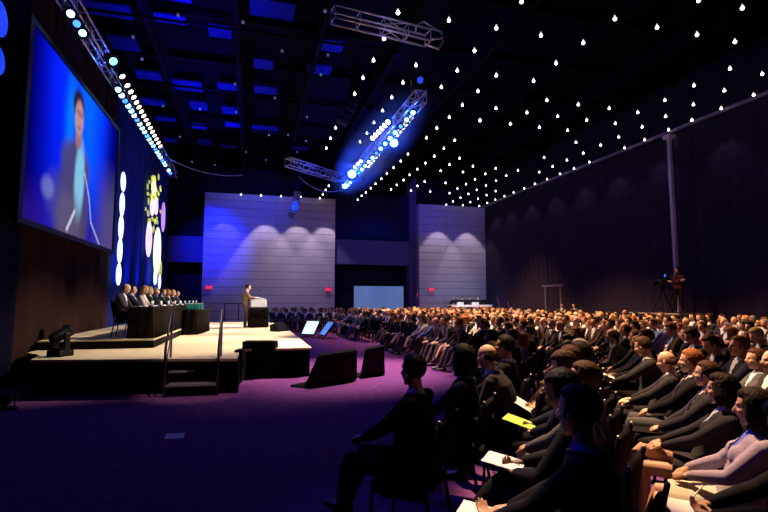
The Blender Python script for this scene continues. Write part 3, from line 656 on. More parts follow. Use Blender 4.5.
# ------------------------------------------------------------------ hanging bulbs
BULBS = '''398,12.7 449,20.5 496.3,28.3 384,38.7 474.5,51 373.5,60.5 416,65.4 457.3,70.7 496.3,75.6 363,78 403,82.8 441.4,87.3 478,91.4 391.8,97.6
354.7,94 382.6,110.8 374,122.8 366.9,133.3 360,142 462.4,105.2 449.3,117.4 436.9,128.2 426.6,138 454.7,140.4 443.9,148.5 434.3,156.3 425.4,163.3 417.4,169.4 409.7,175
403.6,180.2 396.8,185 391.2,189.5 459.6,158.4 449.5,164.7 440.6,170.8 408,154.2 400.8,161.2 393.6,167.8 386.8,173.6 381.4,178.8 375.5,183.9 370.8,188.4 365.9,192.6 361.7,196 357.7,199.8
424.7,181.6 417.4,186 411,190.7 430.3,191.6 445.6,183 463,172.2 473,166.3 480,120.4 495.7,168.6 485.2,174 475,179.5 466,184.3 457.4,188.6 449.5,193.2 486,185.7 496,181 476.8,190 468.4,194
460.5,197.8 453,201.5 446.4,204.7 463,205.4 470.4,202.2 478,198.8 486.6,195.2 495.7,191.2 495.3,199.8 487.2,203 479.3,206 521.6,1.7 541,35.5 583.3,43 614.9,19 556,63.4 533.6,81
546.7,100.4 496,108.5 578.3,104.7 609.3,108.5 657,27.5 698.6,.6 742.4,8.2 697,34.8 734.9,42 730,68.8 762.2,74.2 694,85.6 724.4,90.7 753.6,95.2 664.8,100.4 693.4,104.7 721.3,108.6
527,112.7 510.4,124 539.4,127.5 557.7,116.5 586.7,120.2 615.3,123.6 567.6,130.5 618.7,137.2 576,142.6 600.7,145.3 544.1,157.8 567,160.2 583.3,153.3 589.3,162.3 552.7,166.6 574,168.6 539.2,172.2
560,174 518,170.5 506.3,175.9 547,179.3 535,184 524.2,188.5 513.6,192.6 504.4,196.3 637.8,112.5 642.2,127 644.6,139.9 624.5,148 665.6,116.5 668.5,130 669.8,143 691.9,120.4
241,194.7 261,195.4 281,196.3 300.7,196.7 319.8,198.3 322.8,194.5 325.7,190 328.8,185.8 335.5,128 330.6,138.5 326.3,148.3'''
DIM = '178,15 282,51 328,55 321,74.5 307,117 235,84 236,112 269,135 266,160 200,109 133,37 142,59 163,106 180,137 192,162 215,165 246,152 288,135 297,152 243,22 325,11 306,141 275,98'
pts = [tuple(map(float, q.split(','))) for q in BULBS.split()]; dim = [tuple(map(float, q.split(','))) for q in DIM.split()]
def bulb_master():
    t = empty('hanging_bulb', '', 'bulb', (0, 0, 0), 0, 'bare bulbs hanging over the hall')
    MB().lathe((0, 0, 0), [(.006, .105), (.016, .10), (.017, .048), (.019, .046)], 10).build('socket', mat('socket_bulb_glow', (.8, .78, .74), .5, emit=(1, .9, .8), strength=.8), t, smooth=True)  # light from the bulb put into the socket as its own glow
    b = MB().lathe((0, 0, 0), [(.008, -.042), (.030, -.035), (.043, -.012), (.044, .007), (.034, .030), (.019, .048)], 12).build('glass_bulb', M['bulb'], t, smooth=True)
    MB().tube([(0, 0, .10), (0, 0, 2.05)], .006, 5).build('cord', M['plastic'], t)
    return t
bm_ = bulb_master(); dimmesh = None
def bulb_variant(m_):
    me = bm_.children[1].data.copy(); me.materials.clear(); me.materials.append(m_); return me
gl = [c for c in bm_.children if c.name.startswith('glass')][0]
me_dim = gl.data.copy(); me_dim.materials.clear(); me_dim.materials.append(M['bulb_dim'])
me_br = gl.data.copy(); me_br.materials.clear(); me_br.materials.append(M['bulb_bright'])
sock = [c for c in bm_.children if c.name.startswith('socket')][0]; me_sd = sock.data.copy(); me_sd.materials.clear(); me_sd.materials.append(M['plastic'])
BRIGHT = {(480, 120.4), (398, 12.7), (384, 38.7)}
ZB = 8.75; items = []
for p in pts:
    P = onZ(*p, ZB)
    if P.y > 32.6: P = onY(p[0], p[1], 32.6)
    if P.x > XR-.2: P = onX(p[0], p[1], XR-.25)
    items.append((P, 2 if p in BRIGHT else 1))
for p in dim: items.append((onZ(*p, 8.85), 0))
lanes = {}
for P, k in items: lanes.setdefault((k == 0, int((XR-P.x)/1.55)), []).append((P, k))
first = True
for (isdim, ln), lst in sorted(lanes.items(), key=lambda q: q[0]):
    lst.sort(key=lambda q: -q[0].y)
    for i, (P, k) in enumerate(lst):
        o = bm_ if first else copy_tree(bm_); first = False
        o.location = P
        for c in o.children:
            if k == 0 and c.name.startswith('glass'): c.data = me_dim
            if k == 0 and c.name.startswith('socket'): c.data = me_sd
            if k == 2 and c.name.startswith('glass'): c.data = me_br
        kind = 'unlit bluish hanging bulb' if isdim else 'extra bright starry hanging bulb' if k == 2 else 'lit white hanging bulb'
        lane = 'lane beside right wall' if ln == 0 else '%s lane from right wall' % ORD[ln+1]
        o['label'] = '%s, %s, %s from the far end' % (kind, lane, ORD[i+1])

# ------------------------------------------------------------------ right side: mast, camera platform, pipe frame, control table
p = onX(678.5, 311, 16.3)
t = empty('support_mast', 'tall grey mast standing before the dark drapes on the right', 'mast', (16.3, p.y, 0))
m = MB()
for sx in (-1, 1):
    for sy in (-1, 1): m.tube([(sx*.055, sy*.055, .03), (sx*.055, sy*.055, 8.3)], .016, 8)
m.build('mast_tubes', M['pole'], t, smooth=True)
m = MB(); n = 22
for i in range(n):
    z = .2+8.0*i/n; zz = .2+8.0*(i+1)/n
    for a, b in (((-1, -1), (1, -1)), ((1, -1), (1, 1)), ((1, 1), (-1, 1)), ((-1, 1), (-1, -1))):
        m.tube([(a[0]*.055, a[1]*.055, z), (b[0]*.055, b[1]*.055, zz)], .010, 6)
m.build('mast_lacing', M['pole'], t, smooth=True)
MB().box((0, 0, 4.2), (.10, .10, 8.1)).build('mast_core', M['pole'], t)
MB().box((0, 0, .015), (.7, .7, .03)).build('base_plate', M['steel_dark'], t)
MB().box((0, 0, 8.36), (.34, .34, .16), bev=.02).build('head_block', M['pole'], t)
# camera platform
a, b = onX(640, 313, 15.0), onX(690, 313, 15.0)
PZ = EYE-(312.5-300)*proj((15.0, (a.y+b.y)/2, 1.3))[2]/FPX
yc = (a.y+b.y)/2; wy = abs(a.y-b.y)
t = empty('camera_platform', 'low dark platform with pale edge in the crowd, carrying the video camera', 'platform', (15.25, yc, 0))
MB().box((0, 0, PZ-.03), (1.5, wy, .06)).build('deck', M['black'], t)
MB().box((-.76, 0, PZ-.02), (.02, wy, .05)).build('pale_edge', M['edge_dim'], t)
MB().box((0, -wy/2-.01, PZ-.02), (1.5, .02, .05)).build('pale_edge', M['edge_dim'], t)
for sx in (-1, 1):
    for sy in (-1, 1): MB().box((sx*.68, sy*(wy/2-.08), (PZ-.06)/2), (.06, .06, PZ-.06)).build('leg', M['steel_dark'], t)
CP = onX(663, 300, 15.2)
t = empty('video_camera', 'large video camera on a tripod on the platform, at right', 'camera', (CP.x, CP.y, PZ), PI/2+.15)
for k in range(3):
    a_ = 2*PI*k/3+.3; MB().tube([(.0, 0, .85), (.42*math.cos(a_), .42*math.sin(a_), .02)], [.03, .022], 8).build('tripod_leg', M['plastic'], t)
MB().lathe((0, 0, .8), [(.06, 0), (.08, .06), (.05, .12), (.09, .14), (.09, .2)], 14).build('fluid_head', M['plastic'], t)
MB().box((0, -.02, 1.13), (.18, .48, .26), bev=.02).build('body', M['camera_body'], t)
ln_ = MB().lathe((0, .22, 1.13), [(.07, 0), (.075, .1), (.09, .22), (.11, .36), (.10, .37)], 16, rot=rotx(-PI/2)).build('lens', M['plastic'], t)
vf = MB().box((.02, -.10, 1.38), (.26, .10, .18), bev=.01).build('viewfinder', M['plastic'], t); MB().box((.02, -.155, 1.38), (.20, .006, .13)).build('display', M['mon_blue'], vf); MB().box((-.12, -.02, 1.40), (.012, .07, .10)).build('display', M['mon_blue'], vf)
MB().box((0, .05, 1.50), (.07, .30, .05), bev=.01).build('carry_handle', M['plastic'], t)
for s in (-1, 1): MB().tube([(s*.05, -.1, .95), (s*.16, -.55, .88)], .014, 6).build('pan_bar', M['plastic'], t)
# pipe frame
Y0 = onX(545, 300, 16.0).y
a, b = onX(545, 286, 16.0), onX(560, 284, 16.0)
t = empty('pipe_frame', 'goal-shaped thin pale pipe frame standing by the right drapes', 'frame', (16.0, (a.y+b.y)/2, 0))
h_ = a.z; wy = abs(a.y-b.y)/2
for s in (-1, 1): MB().tube([(0, s*wy, 0), (0, s*wy, h_)], .028, 8).build('upright', M['alu'], t)
MB().tube([(0, -wy-.25, h_), (0, wy+.25, h_)], .035, 8).build('crossbar', M['alu'], t)
for s in (-1, 1): MB().box((0, s*wy, .01), (.5, .4, .02)).build('base_plate', M['steel_dark'], t)
# control table with equipment on a riser
a, b = onY(448, 305, 31.5), onY(499, 306, 31.5)
CTX0, CTX1, CTZ = a.x, b.x-.9, 1.42
t = empty('control_riser', 'dark riser at the far right corner carrying the control table', 'platform', ((CTX0+CTX1)/2, 31.6, 0))
MB().box((0, 0, .32), (CTX1-CTX0+.3, 2.2, .64)).build('deck', M['black'], t); MB().box((0, -1.11, .60), (CTX1-CTX0+.3, .02, .06)).build('pale_edge', M['tape'], t)
t = empty('control_table', 'long white-topped control table in front of the far right panel', 'table', ((CTX0+CTX1)/2, 31.2, .64))
W_ = CTX1-CTX0
MB().box((0, 0, .76), (W_, .75, .05)).build('tabletop', M['white_cloth'], t)
for sx in (-1, 0, 1):
    for sy in (-1, 1): MB().box((sx*(W_/2-.1), sy*.3, .37), (.05, .05, .74)).build('leg', M['steel_dark'], t)
MB().box((0, -.385, .72), (W_, .02, .14)).build('front_cloth', M['white_cloth'], t)
rn = random.Random(9)
for i in range(6):
    x = CTX0+.35+i*(W_-.7)/5; t = empty('control_monitor', 'small monitor on the far control table, %s from the left' % ORD[i+1], 'monitor', (x, 31.25, 1.425), rn.uniform(-.4, .4), 'monitors on the far control table')
    MB().box((0, 0, .22), (.46, .05, .28), bev=.01).build('casing', M['plastic'], t); MB().box((0, .03, .22), (.42, .012, .24)).build('display', M['mon_white'] if i % 2 else M['mon_blue'], t); MB().lathe((0, 0, 0), [(.11, 0), (.10, .015), (.02, .03), (.02, .1)], 12).build('foot', M['plastic'], t)
for i in range(4):
    x = CTX0+.7+i*(W_-1.2)/3.2
    t = empty('equipment_case', ['white', 'dark', 'white', 'dark'][i]+' equipment box on the far control table, '+['leftmost box', 'between the white ones', 'right of the middle', 'rightmost box'][i], 'box', (x, 31.02, 1.425), 0, 'boxes on the far control table')
    MB().box((0, 0, .09), (.42, .25, .18), bev=.012).build('case_body', M['white_cloth'] if i % 2 == 0 else M['plastic'], t); MB().box((0, -.13, .1), (.1, .01, .03)).build('latch', M['alu'], t)
for (pa, pb, lab) in (((497, 297), (503, 306), 'left one of two slanting poles right of the control table'), ((508, 301), (513, 309), 'right one of two slanting poles right of the control table')):
    a, b = onY(*pa, 28.5), onY(*pb, 28.5); d_ = b-a; foot = b+d_*(b.z/max(.05, -d_.z)) if d_.z < 0 else b
    foot.z = 0; foot.x = min(16.4, b.x+(b.x-a.x)*.3)
    t = empty('stand_pole', lab, 'pole', foot, 0, 'slanting poles by the control table'); q = a-foot
    MB().tube([(0, 0, .02), q], .03, 8).build('tube', M['alu'], t); MB().box((0, 0, .01), (.4, .4, .02)).build('base_plate', M['steel_dark'], t)

# scattering volume added round the centre truss to imitate lamp bloom
hz = MB().box((0, 0, 0), (2.6, 15.0, 2.3)).build('bloom_haze', None or mat('bloom_haze_air', (1, 1, 1)))
hm = hz.data.materials[0]; nt = hm.node_tree; nt.nodes.remove(nt.nodes['Principled BSDF']); vs_ = nt.nodes.new('ShaderNodeVolumeScatter'); tc_ = nt.nodes.new('ShaderNodeTexCoord'); mp_ = nt.nodes.new('ShaderNodeMapping'); mp_.inputs['Scale'].default_value = (1/1.25, 1/7.4, 1/1.1); gr_ = nt.nodes.new('ShaderNodeTexGradient'); gr_.gradient_type = 'SPHERICAL'; ml_ = nt.nodes.new('ShaderNodeMath'); ml_.operation = 'MULTIPLY'; ml_.inputs[1].default_value = .24
nt.links.new(tc_.outputs['Object'], mp_.inputs['Vector']); nt.links.new(mp_.outputs['Vector'], gr_.inputs['Vector']); nt.links.new(gr_.outputs['Fac'], ml_.inputs[0]); nt.links.new(ml_.outputs[0], vs_.inputs['Density']); vs_.inputs['Anisotropy'].default_value = .2
nt.links.new(vs_.outputs['Volume'], nt.nodes['Material Output'].inputs['Volume']); hz.location = ((P0.x+P1.x)/2, (P0.y+P1.y)/2+.6, 8.0); hz['kind'] = 'stuff'; hz['label'] = 'volume added in the air around the centre truss lamps to imitate bloom'; hz['category'] = 'bloom_haze'
# ------------------------------------------------------------------ people: bodies grown from one skeleton
def T(lean, u, z0=.55, y0=0., side=0.): return V((side*u, y0-math.sin(lean)*u, z0+math.cos(lean)*u))
def ik(a, b, l1, l2, pole):
    a, b = V(a), V(b); d = b-a; L = min(d.length, (l1+l2)*.985); d.normalize(); b = a+d*L
    x = (l1*l1-l2*l2+L*L)/(2*L); h = math.sqrt(max(1e-5, l1*l1-x*x)); p = V(pole); p = (p-d*p.dot(d)).normalized()
    return a+d*x+p*h, b
SITP = dict(lean=.20, hip=.55, head=(0, 0, 0), bow=.0, handR=(.13, .36, .66), handL=(-.13, .36, .66), poleR=(.8, -.5, -.3), poleL=(-.8, -.5, -.3), fR=(-.35, .9, -.15), fL=(.35, .9, -.15), nR=(0, .1, -1), nL=(0, .1, -1),
            kneeR=(.13, .44, .54), kneeL=(-.13, .44, .54), ankR=(.13, .47, .10), ankL=(-.13, .47, .10), toeR=(.04, 1, 0), toeL=(-.04, 1, 0), curl=.35, fem=0, size=1.0, hand=1)
def P(**k): d = dict(SITP); d.update(k); return d
def skeleton(p):
    k = {}; f = p['fem']; ln = p['lean']; h = p['hip']
    k['pel'] = V((0, 0, h)); up = lambda u: T(ln, u, h)
    k['R'] = rotx(ln); bow = p['bow']
    k['waist'] = up(.16); k['chest'] = up(.34)+V((0, -.01+bow*.2, 0)); k['sh'] = up(.47)+V((0, bow*.5, 0)); k['nk'] = up(.535)+V((0, .015+bow*.75, 0))
    sw = .168 if f else .188; k['sw'] = sw
    for s, n in ((1, 'R'), (-1, 'L')):
        k['sh'+n] = k['sh']+V((s*sw, 0, -.015)); hd = V(p['hand'+n])
        k['el'+n], k['wr'+n] = ik(k['sh'+n], hd, .285, .25, p['pole'+n])
        k['hip'+n] = V((s*.09, .01, h-.02))
        k['kn'+n], k['an'+n] = V(p['knee'+n]), V(p['ank'+n])
    yw, pt, rl = p['head']
    k['HR'] = (Euler((0, 0, yw)).to_matrix() @ rotx(-pt) @ Matrix.Rotation(rl, 3, 'Y')); k['hd'] = k['nk']+V((0, .008, .032))+k['HR']@V((0, .022, .115))
    return k
def add_head(m, c, R, e=0.0, fem=0):
    E = lambda o, r: m.ell(c+R@V(o), [q+e for q in r], rot=R, seg=18, rings=12)
    E((0, -.014, .035), (.076, .097, .088)); E((0, .020, -.025), (.064, .070, .082)); E((0, .034, -.072), (.046-.004*fem, .046, .036)); E((0, .064, -.097), (.022, .020, .018))
    E((0, .074, .028), (.046, .018, .012)); E((.040, .064, -.018), (.020, .018, .016)); E((-.040, .064, -.018), (.020, .018, .016))
    m.tube([c+R@V((0, .084, .018)), c+R@V((0, .103, -.012)), c+R@V((0, .106, -.028))], [.008+e, .012+e, .014+e], 8, round_caps=True)
    E((0, .086, -.054), (.022, .010, .006)); E((0, .084, -.065), (.019, .010, .006))
    for s in (-1, 1): m.ell(c+R@V((s*.077, -.010, -.008)), (.011+e, .020+e, .032+e), rot=R@rotz(s*-.35), seg=10, rings=8)
def add_hand(m, w, f, n, side, curl, sc_=1.0, fine=True):
    """palm, four bent fingers and a side thumb; f = finger direction, n = palm normal"""
    f = V(f).normalized(); n = V(n); n = (n-f*n.dot(f)).normalized(); s = f.cross(n)*side     # s points to the thumb side
    w = V(w); q = sc_
    R = Matrix((s, f, n)).transposed()
    m.loft([(w-f*.02*q, .024*q, .019*q, Matrix((s, n, f)).transposed()), (w+f*.02*q, .030*q, .017*q, Matrix((s, n, f)).transposed()), (w+f*.06*q, .041*q, .0155*q, Matrix((s, n, f)).transposed()), (w+f*.092*q, .041*q, .012*q, Matrix((s, n, f)).transposed())], 14)
    for i, (off, ln, r) in enumerate(((.031, .94, .0088), (.0105, 1.0, .0090), (-.0105, .95, .0086), (-.031, .76, .0078))):
        p0 = w+f*.082*q+s*off*q; a = curl*(1+.12*i)*.6; pts = [p0-f*.02*q, p0]; rr = [r*q, r*1.05*q]; d = f+s*off*1.5
        for L, b in ((.044, a), (.027, a*2.0), (.021, a*2.8)):
            dd = (d.normalized()*math.cos(b)+n*math.sin(b)).normalized(); pts.append(pts[-1]+dd*L*ln*q); rr.append(rr[-1]*.93)
        m.tube(pts, rr, 8, round_caps=True)
    p0 = w+f*.022*q+s*.026*q; d1 = (s*.75+f*.62+n*.25).normalized(); d2 = (s*.25+f*.9+n*.35).normalized()
    m.tube([p0-d1*.012*q, p0+d1*.022*q, p0+d1*.042*q, p0+d1*.042*q+d2*.030*q, p0+d1*.042*q+d2*.055*q], [.014*q, .0135*q, .0112*q, .0102*q, .0085*q], 8, round_caps=True)
def torso(m, k, fem, e=0.0, low=True, bulk=1.0):
    R = k['R']; b = bulk; r = []
    if low: r += [(k['pel']+V((0, -.01, -.075)), .12*b+e, .10*b+e, R), (k['pel']+V((0, -.01, -.02)), (.178 if fem else .168)*b+e, .125*b+e, R)]
    r += [(k['pel'].lerp(k['waist'], .45), (.160 if fem else .160)*b+e, .122*b+e, R), (k['waist'], (.130 if fem else .152)*b+e, .108*b+e, R), (k['chest']+R@V((0, 0, -.05)), (.150 if fem else .172)*b+e, (.122 if fem else .120)*b+e, R),
          (k['chest']+R@V((0, 0, .05)), (.160 if fem else .180)*b+e, .112*b+e, R), (k['sh']+R@V((0, 0, .0)), k['sw']*.90+e, .082+e, R), (k['sh']+R@V((0, 0, .035)), k['sw']*.62+e, .066+e, R), (k['nk'], .062+e*.6, .060+e*.6, R)]
    m.loft(r, 20)
    if fem:
        for s in (-1, 1): m.ell(k['chest']+R@V((s*.072, .095, -.01)), (.062+e, .050+e, .058+e))
def arms(m, k, e=0.0, to=1.0, fem=0):
    q = .88 if fem else 1.0
    for n in 'RL':
        sh, el, wr = k['sh'+n], k['el'+n], k['wr'+n]; end = el.lerp(wr, to)
        m.tube([sh-(el-sh).normalized()*.02, sh, sh.lerp(el, .4), el.lerp(sh, .12), el, el.lerp(wr, .3), end], [.050*q+e, .060*q+e, .051*q+e, .043*q+e, .042*q+e, .041*q+e, (.041-.015*to)*q+e], 12, round_caps=True)
def legs(m, k, e=0.0, to=1.0, fem=0, bare=False):
    q = .93 if fem else 1.0
    for n in 'RL':
        h, kn, an = k['hip'+n], k['kn'+n], k['an'+n]; end = kn.lerp(an, to)
        m.tube([h, h.lerp(kn, .3), h.lerp(kn, .75), kn, kn.lerp(an, .12), kn.lerp(an, .38), kn.lerp(an, .7), end] if to > .75 else [h, h.lerp(kn, .3), h.lerp(kn, .75), kn, end],
               [.088*q+e, .084*q+e, .064*q+e, .058*q+e, .054*q+e, .057*q+e, .043*q+e, (.037 if to > .95 else .05)*q+e] if to > .75 else [.088*q+e, .084*q+e, .064*q+e, .058*q+e, .055*q+e], 14, round_caps=True)
def feet(m, k, p, e=0.0, which='RL'):
    for n in which:
        an = k['an'+n]; d = V(p['toe'+n]).normalized(); dn = V((0, 0, -1)); dn = (dn-d*dn.dot(d)).normalized(); s = d.cross(dn)
        R = Matrix((s, d, -dn)).transposed()
        sole = .078
        m.loft([(an-d*.065+dn*(sole-.030), .022+e, .022+e, Matrix((s, -dn, d)).transposed()), (an-d*.05+dn*(sole-.042), .034+e, .040+e, Matrix((s, -dn, d)).transposed()), (an+d*.02+dn*(sole-.045), .038+e, .044+e, Matrix((s, -dn, d)).transposed()), (an+d*.10+dn*(sole-.032), .044+e, .031+e, Matrix((s, -dn, d)).transposed()), (an+d*.16+dn*(sole-.026), .042+e, .025+e, Matrix((s, -dn, d)).transposed()), (an+d*.205+dn*(sole-.020), .022+e, .016+e, Matrix((s, -dn, d)).transposed())], 14)
        m.tube([an+V((0, 0, 0)), an+dn*.04], [.036+e, .036+e], 10)
def face_paint(me, k, mis):
    """eyes and lips get their own material on the one continuous surface; mis = (skin, eye, lip)"""
    inv = k['HR'].transposed(); c = k['hd']
    for pl in me.polygons:
        q = inv@(V(pl.center)-c)
        if q.y < .05 or abs(q.z) > .12: continue
        if abs(abs(q.x)-.030) < .013 and abs(q.z-.008) < .0065: pl.material_index = mis[1]
        elif abs(q.x) < .024 and abs(q.z+.060) < .008: pl.material_index = mis[2]
def hair_mesh(style, voxel=.011):
    m = MB(); sd = {'short': 1, 'bald': 2, 'long': 3, 'bob': 4, 'curly': 5, 'bun': 6}[style]
    if style == 'bald':
        for a in range(-7, 8):
            th = PI*1.5+a*.21; m.ell((.070*math.cos(th), -.014+.092*math.sin(th), -.005+.012*math.cos(a)), (.020, .020, .040), seg=8, rings=6)
    else:
        g_ = {'short': .012, 'long': .018, 'bob': .020, 'curly': .020, 'bun': .012}[style]
        # cap that leaves the face free: rings of the skull pushed in where the face is
        seg, rings = 28, 18; vs = []; c = V((0, -.016, .036)); r = (.078+g_, .100+g_, .090+g_)
        for i in range(rings+1):
            th = PI*i/rings*.98+.01
            for j in range(seg):
                ph = 2*PI*j/seg; d = V((math.sin(th)*math.cos(ph), math.sin(th)*math.sin(ph), math.cos(th)))
                face = sst_(.15, .45, d.y)*sst_(.55, .28, d.z-.10); lo_ = -.30-.55*sst_(.15, -.35, d.y); under = sst_(lo_, lo_-.22, d.z)*(1 if style in ('short', 'bun') else .75)
                nz = .005*noise.noise(d*4+V((sd, 0, 0)))+(.012*noise.noise(d*11+V((0, sd, 0))) if style == 'curly' else .003*noise.noise(d*9))
                q = 1-.22*face-.30*under*(1-face)
                vs.append(c+V((d.x*(r[0]+nz)*q, d.y*(r[1]+nz)*q, d.z*(r[2]+nz)*q)))
        fs = [(i*seg+j, i*seg+(j+1) % seg, (i+1)*seg+(j+1) % seg, (i+1)*seg+j) for i in range(rings) for j in range(seg)]
        fs += [tuple(range(seg-1, -1, -1)), tuple(range(rings*seg, (rings+1)*seg))]; m.add(vs, [f[::-1] for f in fs])
        for s in (-1, 1): m.ell((s*.076, .012, .005), (.012, .016, .034), seg=8, rings=6)
        if style in ('long', 'bob', 'curly'):
            dn = {'long': -.26, 'bob': -.12, 'curly': -.10}[style]
            for a in range(-6, 7):
                th = PI*1.5+a*.30; x, y = .082*math.cos(th), -.018+.100*math.sin(th); w = .024
                mid = (x*1.12, y*1.06, -.04); end = (x*(1.05 if style != 'curly' else 1.25), y*.95-.01, dn+.015*math.sin(a*2.1))
                m.tube([(x*.9, y*.9, .06), mid, end], [w, w*(1.15 if style != 'curly' else 1.5), w*.75], 8, round_caps=True)
        if style == 'bun': m.ell((0, -.125, .055), (.042, .040, .042), seg=12, rings=8)
    me = remesh(m, 'hair_'+style, voxel, 1); me.materials.append(M['hair']); return me
def sst_(a, b, x): x = min(1, max(0, (x-a)/(b-a))); return x*x*(3-2*x)
class Rig: pass
def make_rig(p, voxel, lod, skirt=False, notie=False):
    """lod 0/1: body with separate clothes; lod 2: one continuous body that carries its clothes"""
    r = Rig(); k = skeleton(p); f = p['fem']; r.k, r.p = k, p
    b = MB(); torso(b, k, f); b.tube([k['nk']-V((0, 0, .04)), k['nk'], k['hd']+k['HR']@V((0, -.022, -.05))], [.066, .056, .050], 14, round_caps=True)
    add_head(b, k['hd'], k['HR'], 0, f); arms(b, k, 0, 1, f); legs(b, k, 0, 1, f)
    for n, sd in (('R', -1), ('L', 1)):
        if lod < 2: add_hand(b, k['wr'+n], p['f'+n], p['n'+n], sd*(1), p['curl'], (.90 if f else 1.0)*(1 if lod == 0 else 1.06))
        else: b.loft([(k['wr'+n]+V(p['f'+n]).normalized()*t, a, c_, V(p['f'+n]).to_track_quat('Z', 'Y').to_matrix()) for t, a, c_ in ((-.02, .022, .02), (.05, .036, .024), (.11, .034, .02), (.16, .02, .014))], 10)
    feet(b, k, p)
    r.body = remesh(b, 'body', voxel, 2 if lod < 2 else 1)
    if lod < 2:
        for m_ in (M['skin'], M['eye'], M['lip']): r.body.materials.append(m_)
        face_paint(r.body, k, (0, 1, 2))
        v2 = voxel*1.25; R = k['R']; inv = R.transposed()
        m = MB(); torso(m, k, f, .016, True); arms(m, k, .011, .96, f); me = remesh(m, 'jacket', v2, 2)
        # open the jacket front in a V and close the neck; hem below the seat line stays under the trousers
        bm = bmesh.new(); bm.from_mesh(me); kill = []
        for fc in bm.faces:
            q = inv@(fc.calc_center_median()-k['chest']); h = q.z
            if q.y > .02 and h > -.12 and abs(q.x) < .004+.075*max(0, (h+.12)/.30): kill.append(fc)
            elif (fc.calc_center_median()-k['nk']).length < .078 and h > .12: kill.append(fc)
        bmesh.ops.delete(bm, geom=kill, context='FACES'); bm.to_mesh(me); bm.free(); me.materials.append(M['cloth']); r.jacket = me
        m = MB(); torso(m, k, f, .008, False); m.tube([k['nk']-V((0, 0, .03)), k['nk']+V((0, 0, .022))], [.068, .060], 14); me = remesh(m, 'shirt', v2, 2); me.materials.append(M['cloth']); r.shirt = me
        r.tie = None
        if not f and not notie:
            m = MB(); c0 = k['nk']+R@V((0, .062, -.035)); ch = k['chest']
            m.loft([(c0+R@V((0, .012, .0)), .018, .010, R), (c0+R@V((0, .016, -.03)), .012, .008, R), (ch+R@V((0, .142, .02)), .026, .006, R), (ch+R@V((0, .145, -.10)), .030, .006, R)], 10, power=3)
            r.tie = m.mesh('tie'); r.tie.materials.append(M['cloth'])
        m = MB()
        if skirt:
            R0 = Matrix.Identity(3); ko = (k['knR']+k['knL'])/2
            sl_ = skirt if skirt is not True else .86
            pts = [(k['pel']+V((0, -.02, .06)), .165, .125), (k['pel']+V((0, .02, -.005)), .19, .115), (k['pel'].lerp(ko, sl_*.6)+V((0, 0, .005)), .19, .100), (k['pel'].lerp(ko, sl_)+V((0, 0, .01)), .18, .088)]
            ax = (ko-k['pel']).normalized(); RR = Matrix((V((1, 0, 0)), ax.cross(V((1, 0, 0))).normalized()*1, ax)).transposed()
            m.loft([(pts[0][0], pts[0][1], pts[0][2], R)]+[(c_, a, d_, RR) for c_, a, d_ in pts[1:]], 18)
        else:
            legs(m, k, .012, .93, f); m.loft([(k['pel']+V((0, -.01, -.080)), .14, .118, R), (k['pel']+V((0, -.01, -.02)), .186, .142, R), (k['pel'].lerp(k['waist'], .45), .172, .130, R)], 18)
        me = remesh(m, 'skirt' if skirt else 'trousers', v2, 2); me.materials.append(M['cloth']); r.lower = me
        r.shoes = []
        for n in 'RL':
            m = MB(); feet(m, k, p, .006, n); me = remesh(m, 'shoe', v2*.8, 1); me.materials.append(M['leather']); r.shoes.append(me)
    else:
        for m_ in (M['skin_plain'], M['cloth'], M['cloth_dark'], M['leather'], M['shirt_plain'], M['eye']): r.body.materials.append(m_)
        inv = k['R'].transposed(); mi = []
        for pl in r.body.polygons:
            c = V(pl.center); q = inv@(c-k['chest']); i = 1
            hq = k['HR'].transposed()@(c-k['hd'])
            if min((c-k['wrR']-V(p['fR']).normalized()*.06).length, (c-k['wrL']-V(p['fL']).normalized()*.06).length) < .10: i = 0
            elif c.z > k['nk'].z+.0 and (c-k['hd']).length < .21: i = 0
            elif q.y > .03 and -.14 < q.z < .22 and abs(q.x) < .01+.09*max(0, (q.z+.14)/.34): i = 4
            elif c.z < .085: i = 3
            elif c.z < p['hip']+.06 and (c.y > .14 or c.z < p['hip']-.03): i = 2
            if i == 0 and hq.y > .06 and abs(abs(hq.x)-.03) < .016 and abs(hq.z-.008) < .012: i = 5
            mi.append(i)
        r.body.polygons.foreach_set('material_index', mi)
    return r
HAIR = {}
def get_hair(style):
    if style not in HAIR: HAIR[style] = hair_mesh(style)
    return HAIR[style]
def place_person(r, loc, rz, label, group, skin, hairstyle, haircol, top, bottom, shirt=(.6, .6, .64), tie=(.05, .05, .1), scale=1.0, lod=1, parent_shoes=True, name='person', shoes=True):
    t = empty(name, label, 'person', loc, rz, group); t.scale = (scale,)*3
    def ch(n, me, col):
        o = link(n, me, t); o.color = (*col, 1); return o
    if lod < 2:
        ch('body', r.body, skin); ch('jacket', r.jacket, top); ch('shirt', r.shirt, shirt)
        if r.tie and tie: ch('tie', r.tie, tie)
        ch('skirt' if r.lower.name.startswith('skirt') else 'trousers', r.lower, bottom)
        if shoes:
            for q in r.shoes: ch('shoe', q, (0, 0, 0))
    else: ch('body', r.body, top)
    h = ch('hair', get_hair(hairstyle), haircol); h.matrix_local = Matrix.Translation(r.k['hd']) @ r.k['HR'].to_4x4()
    return t
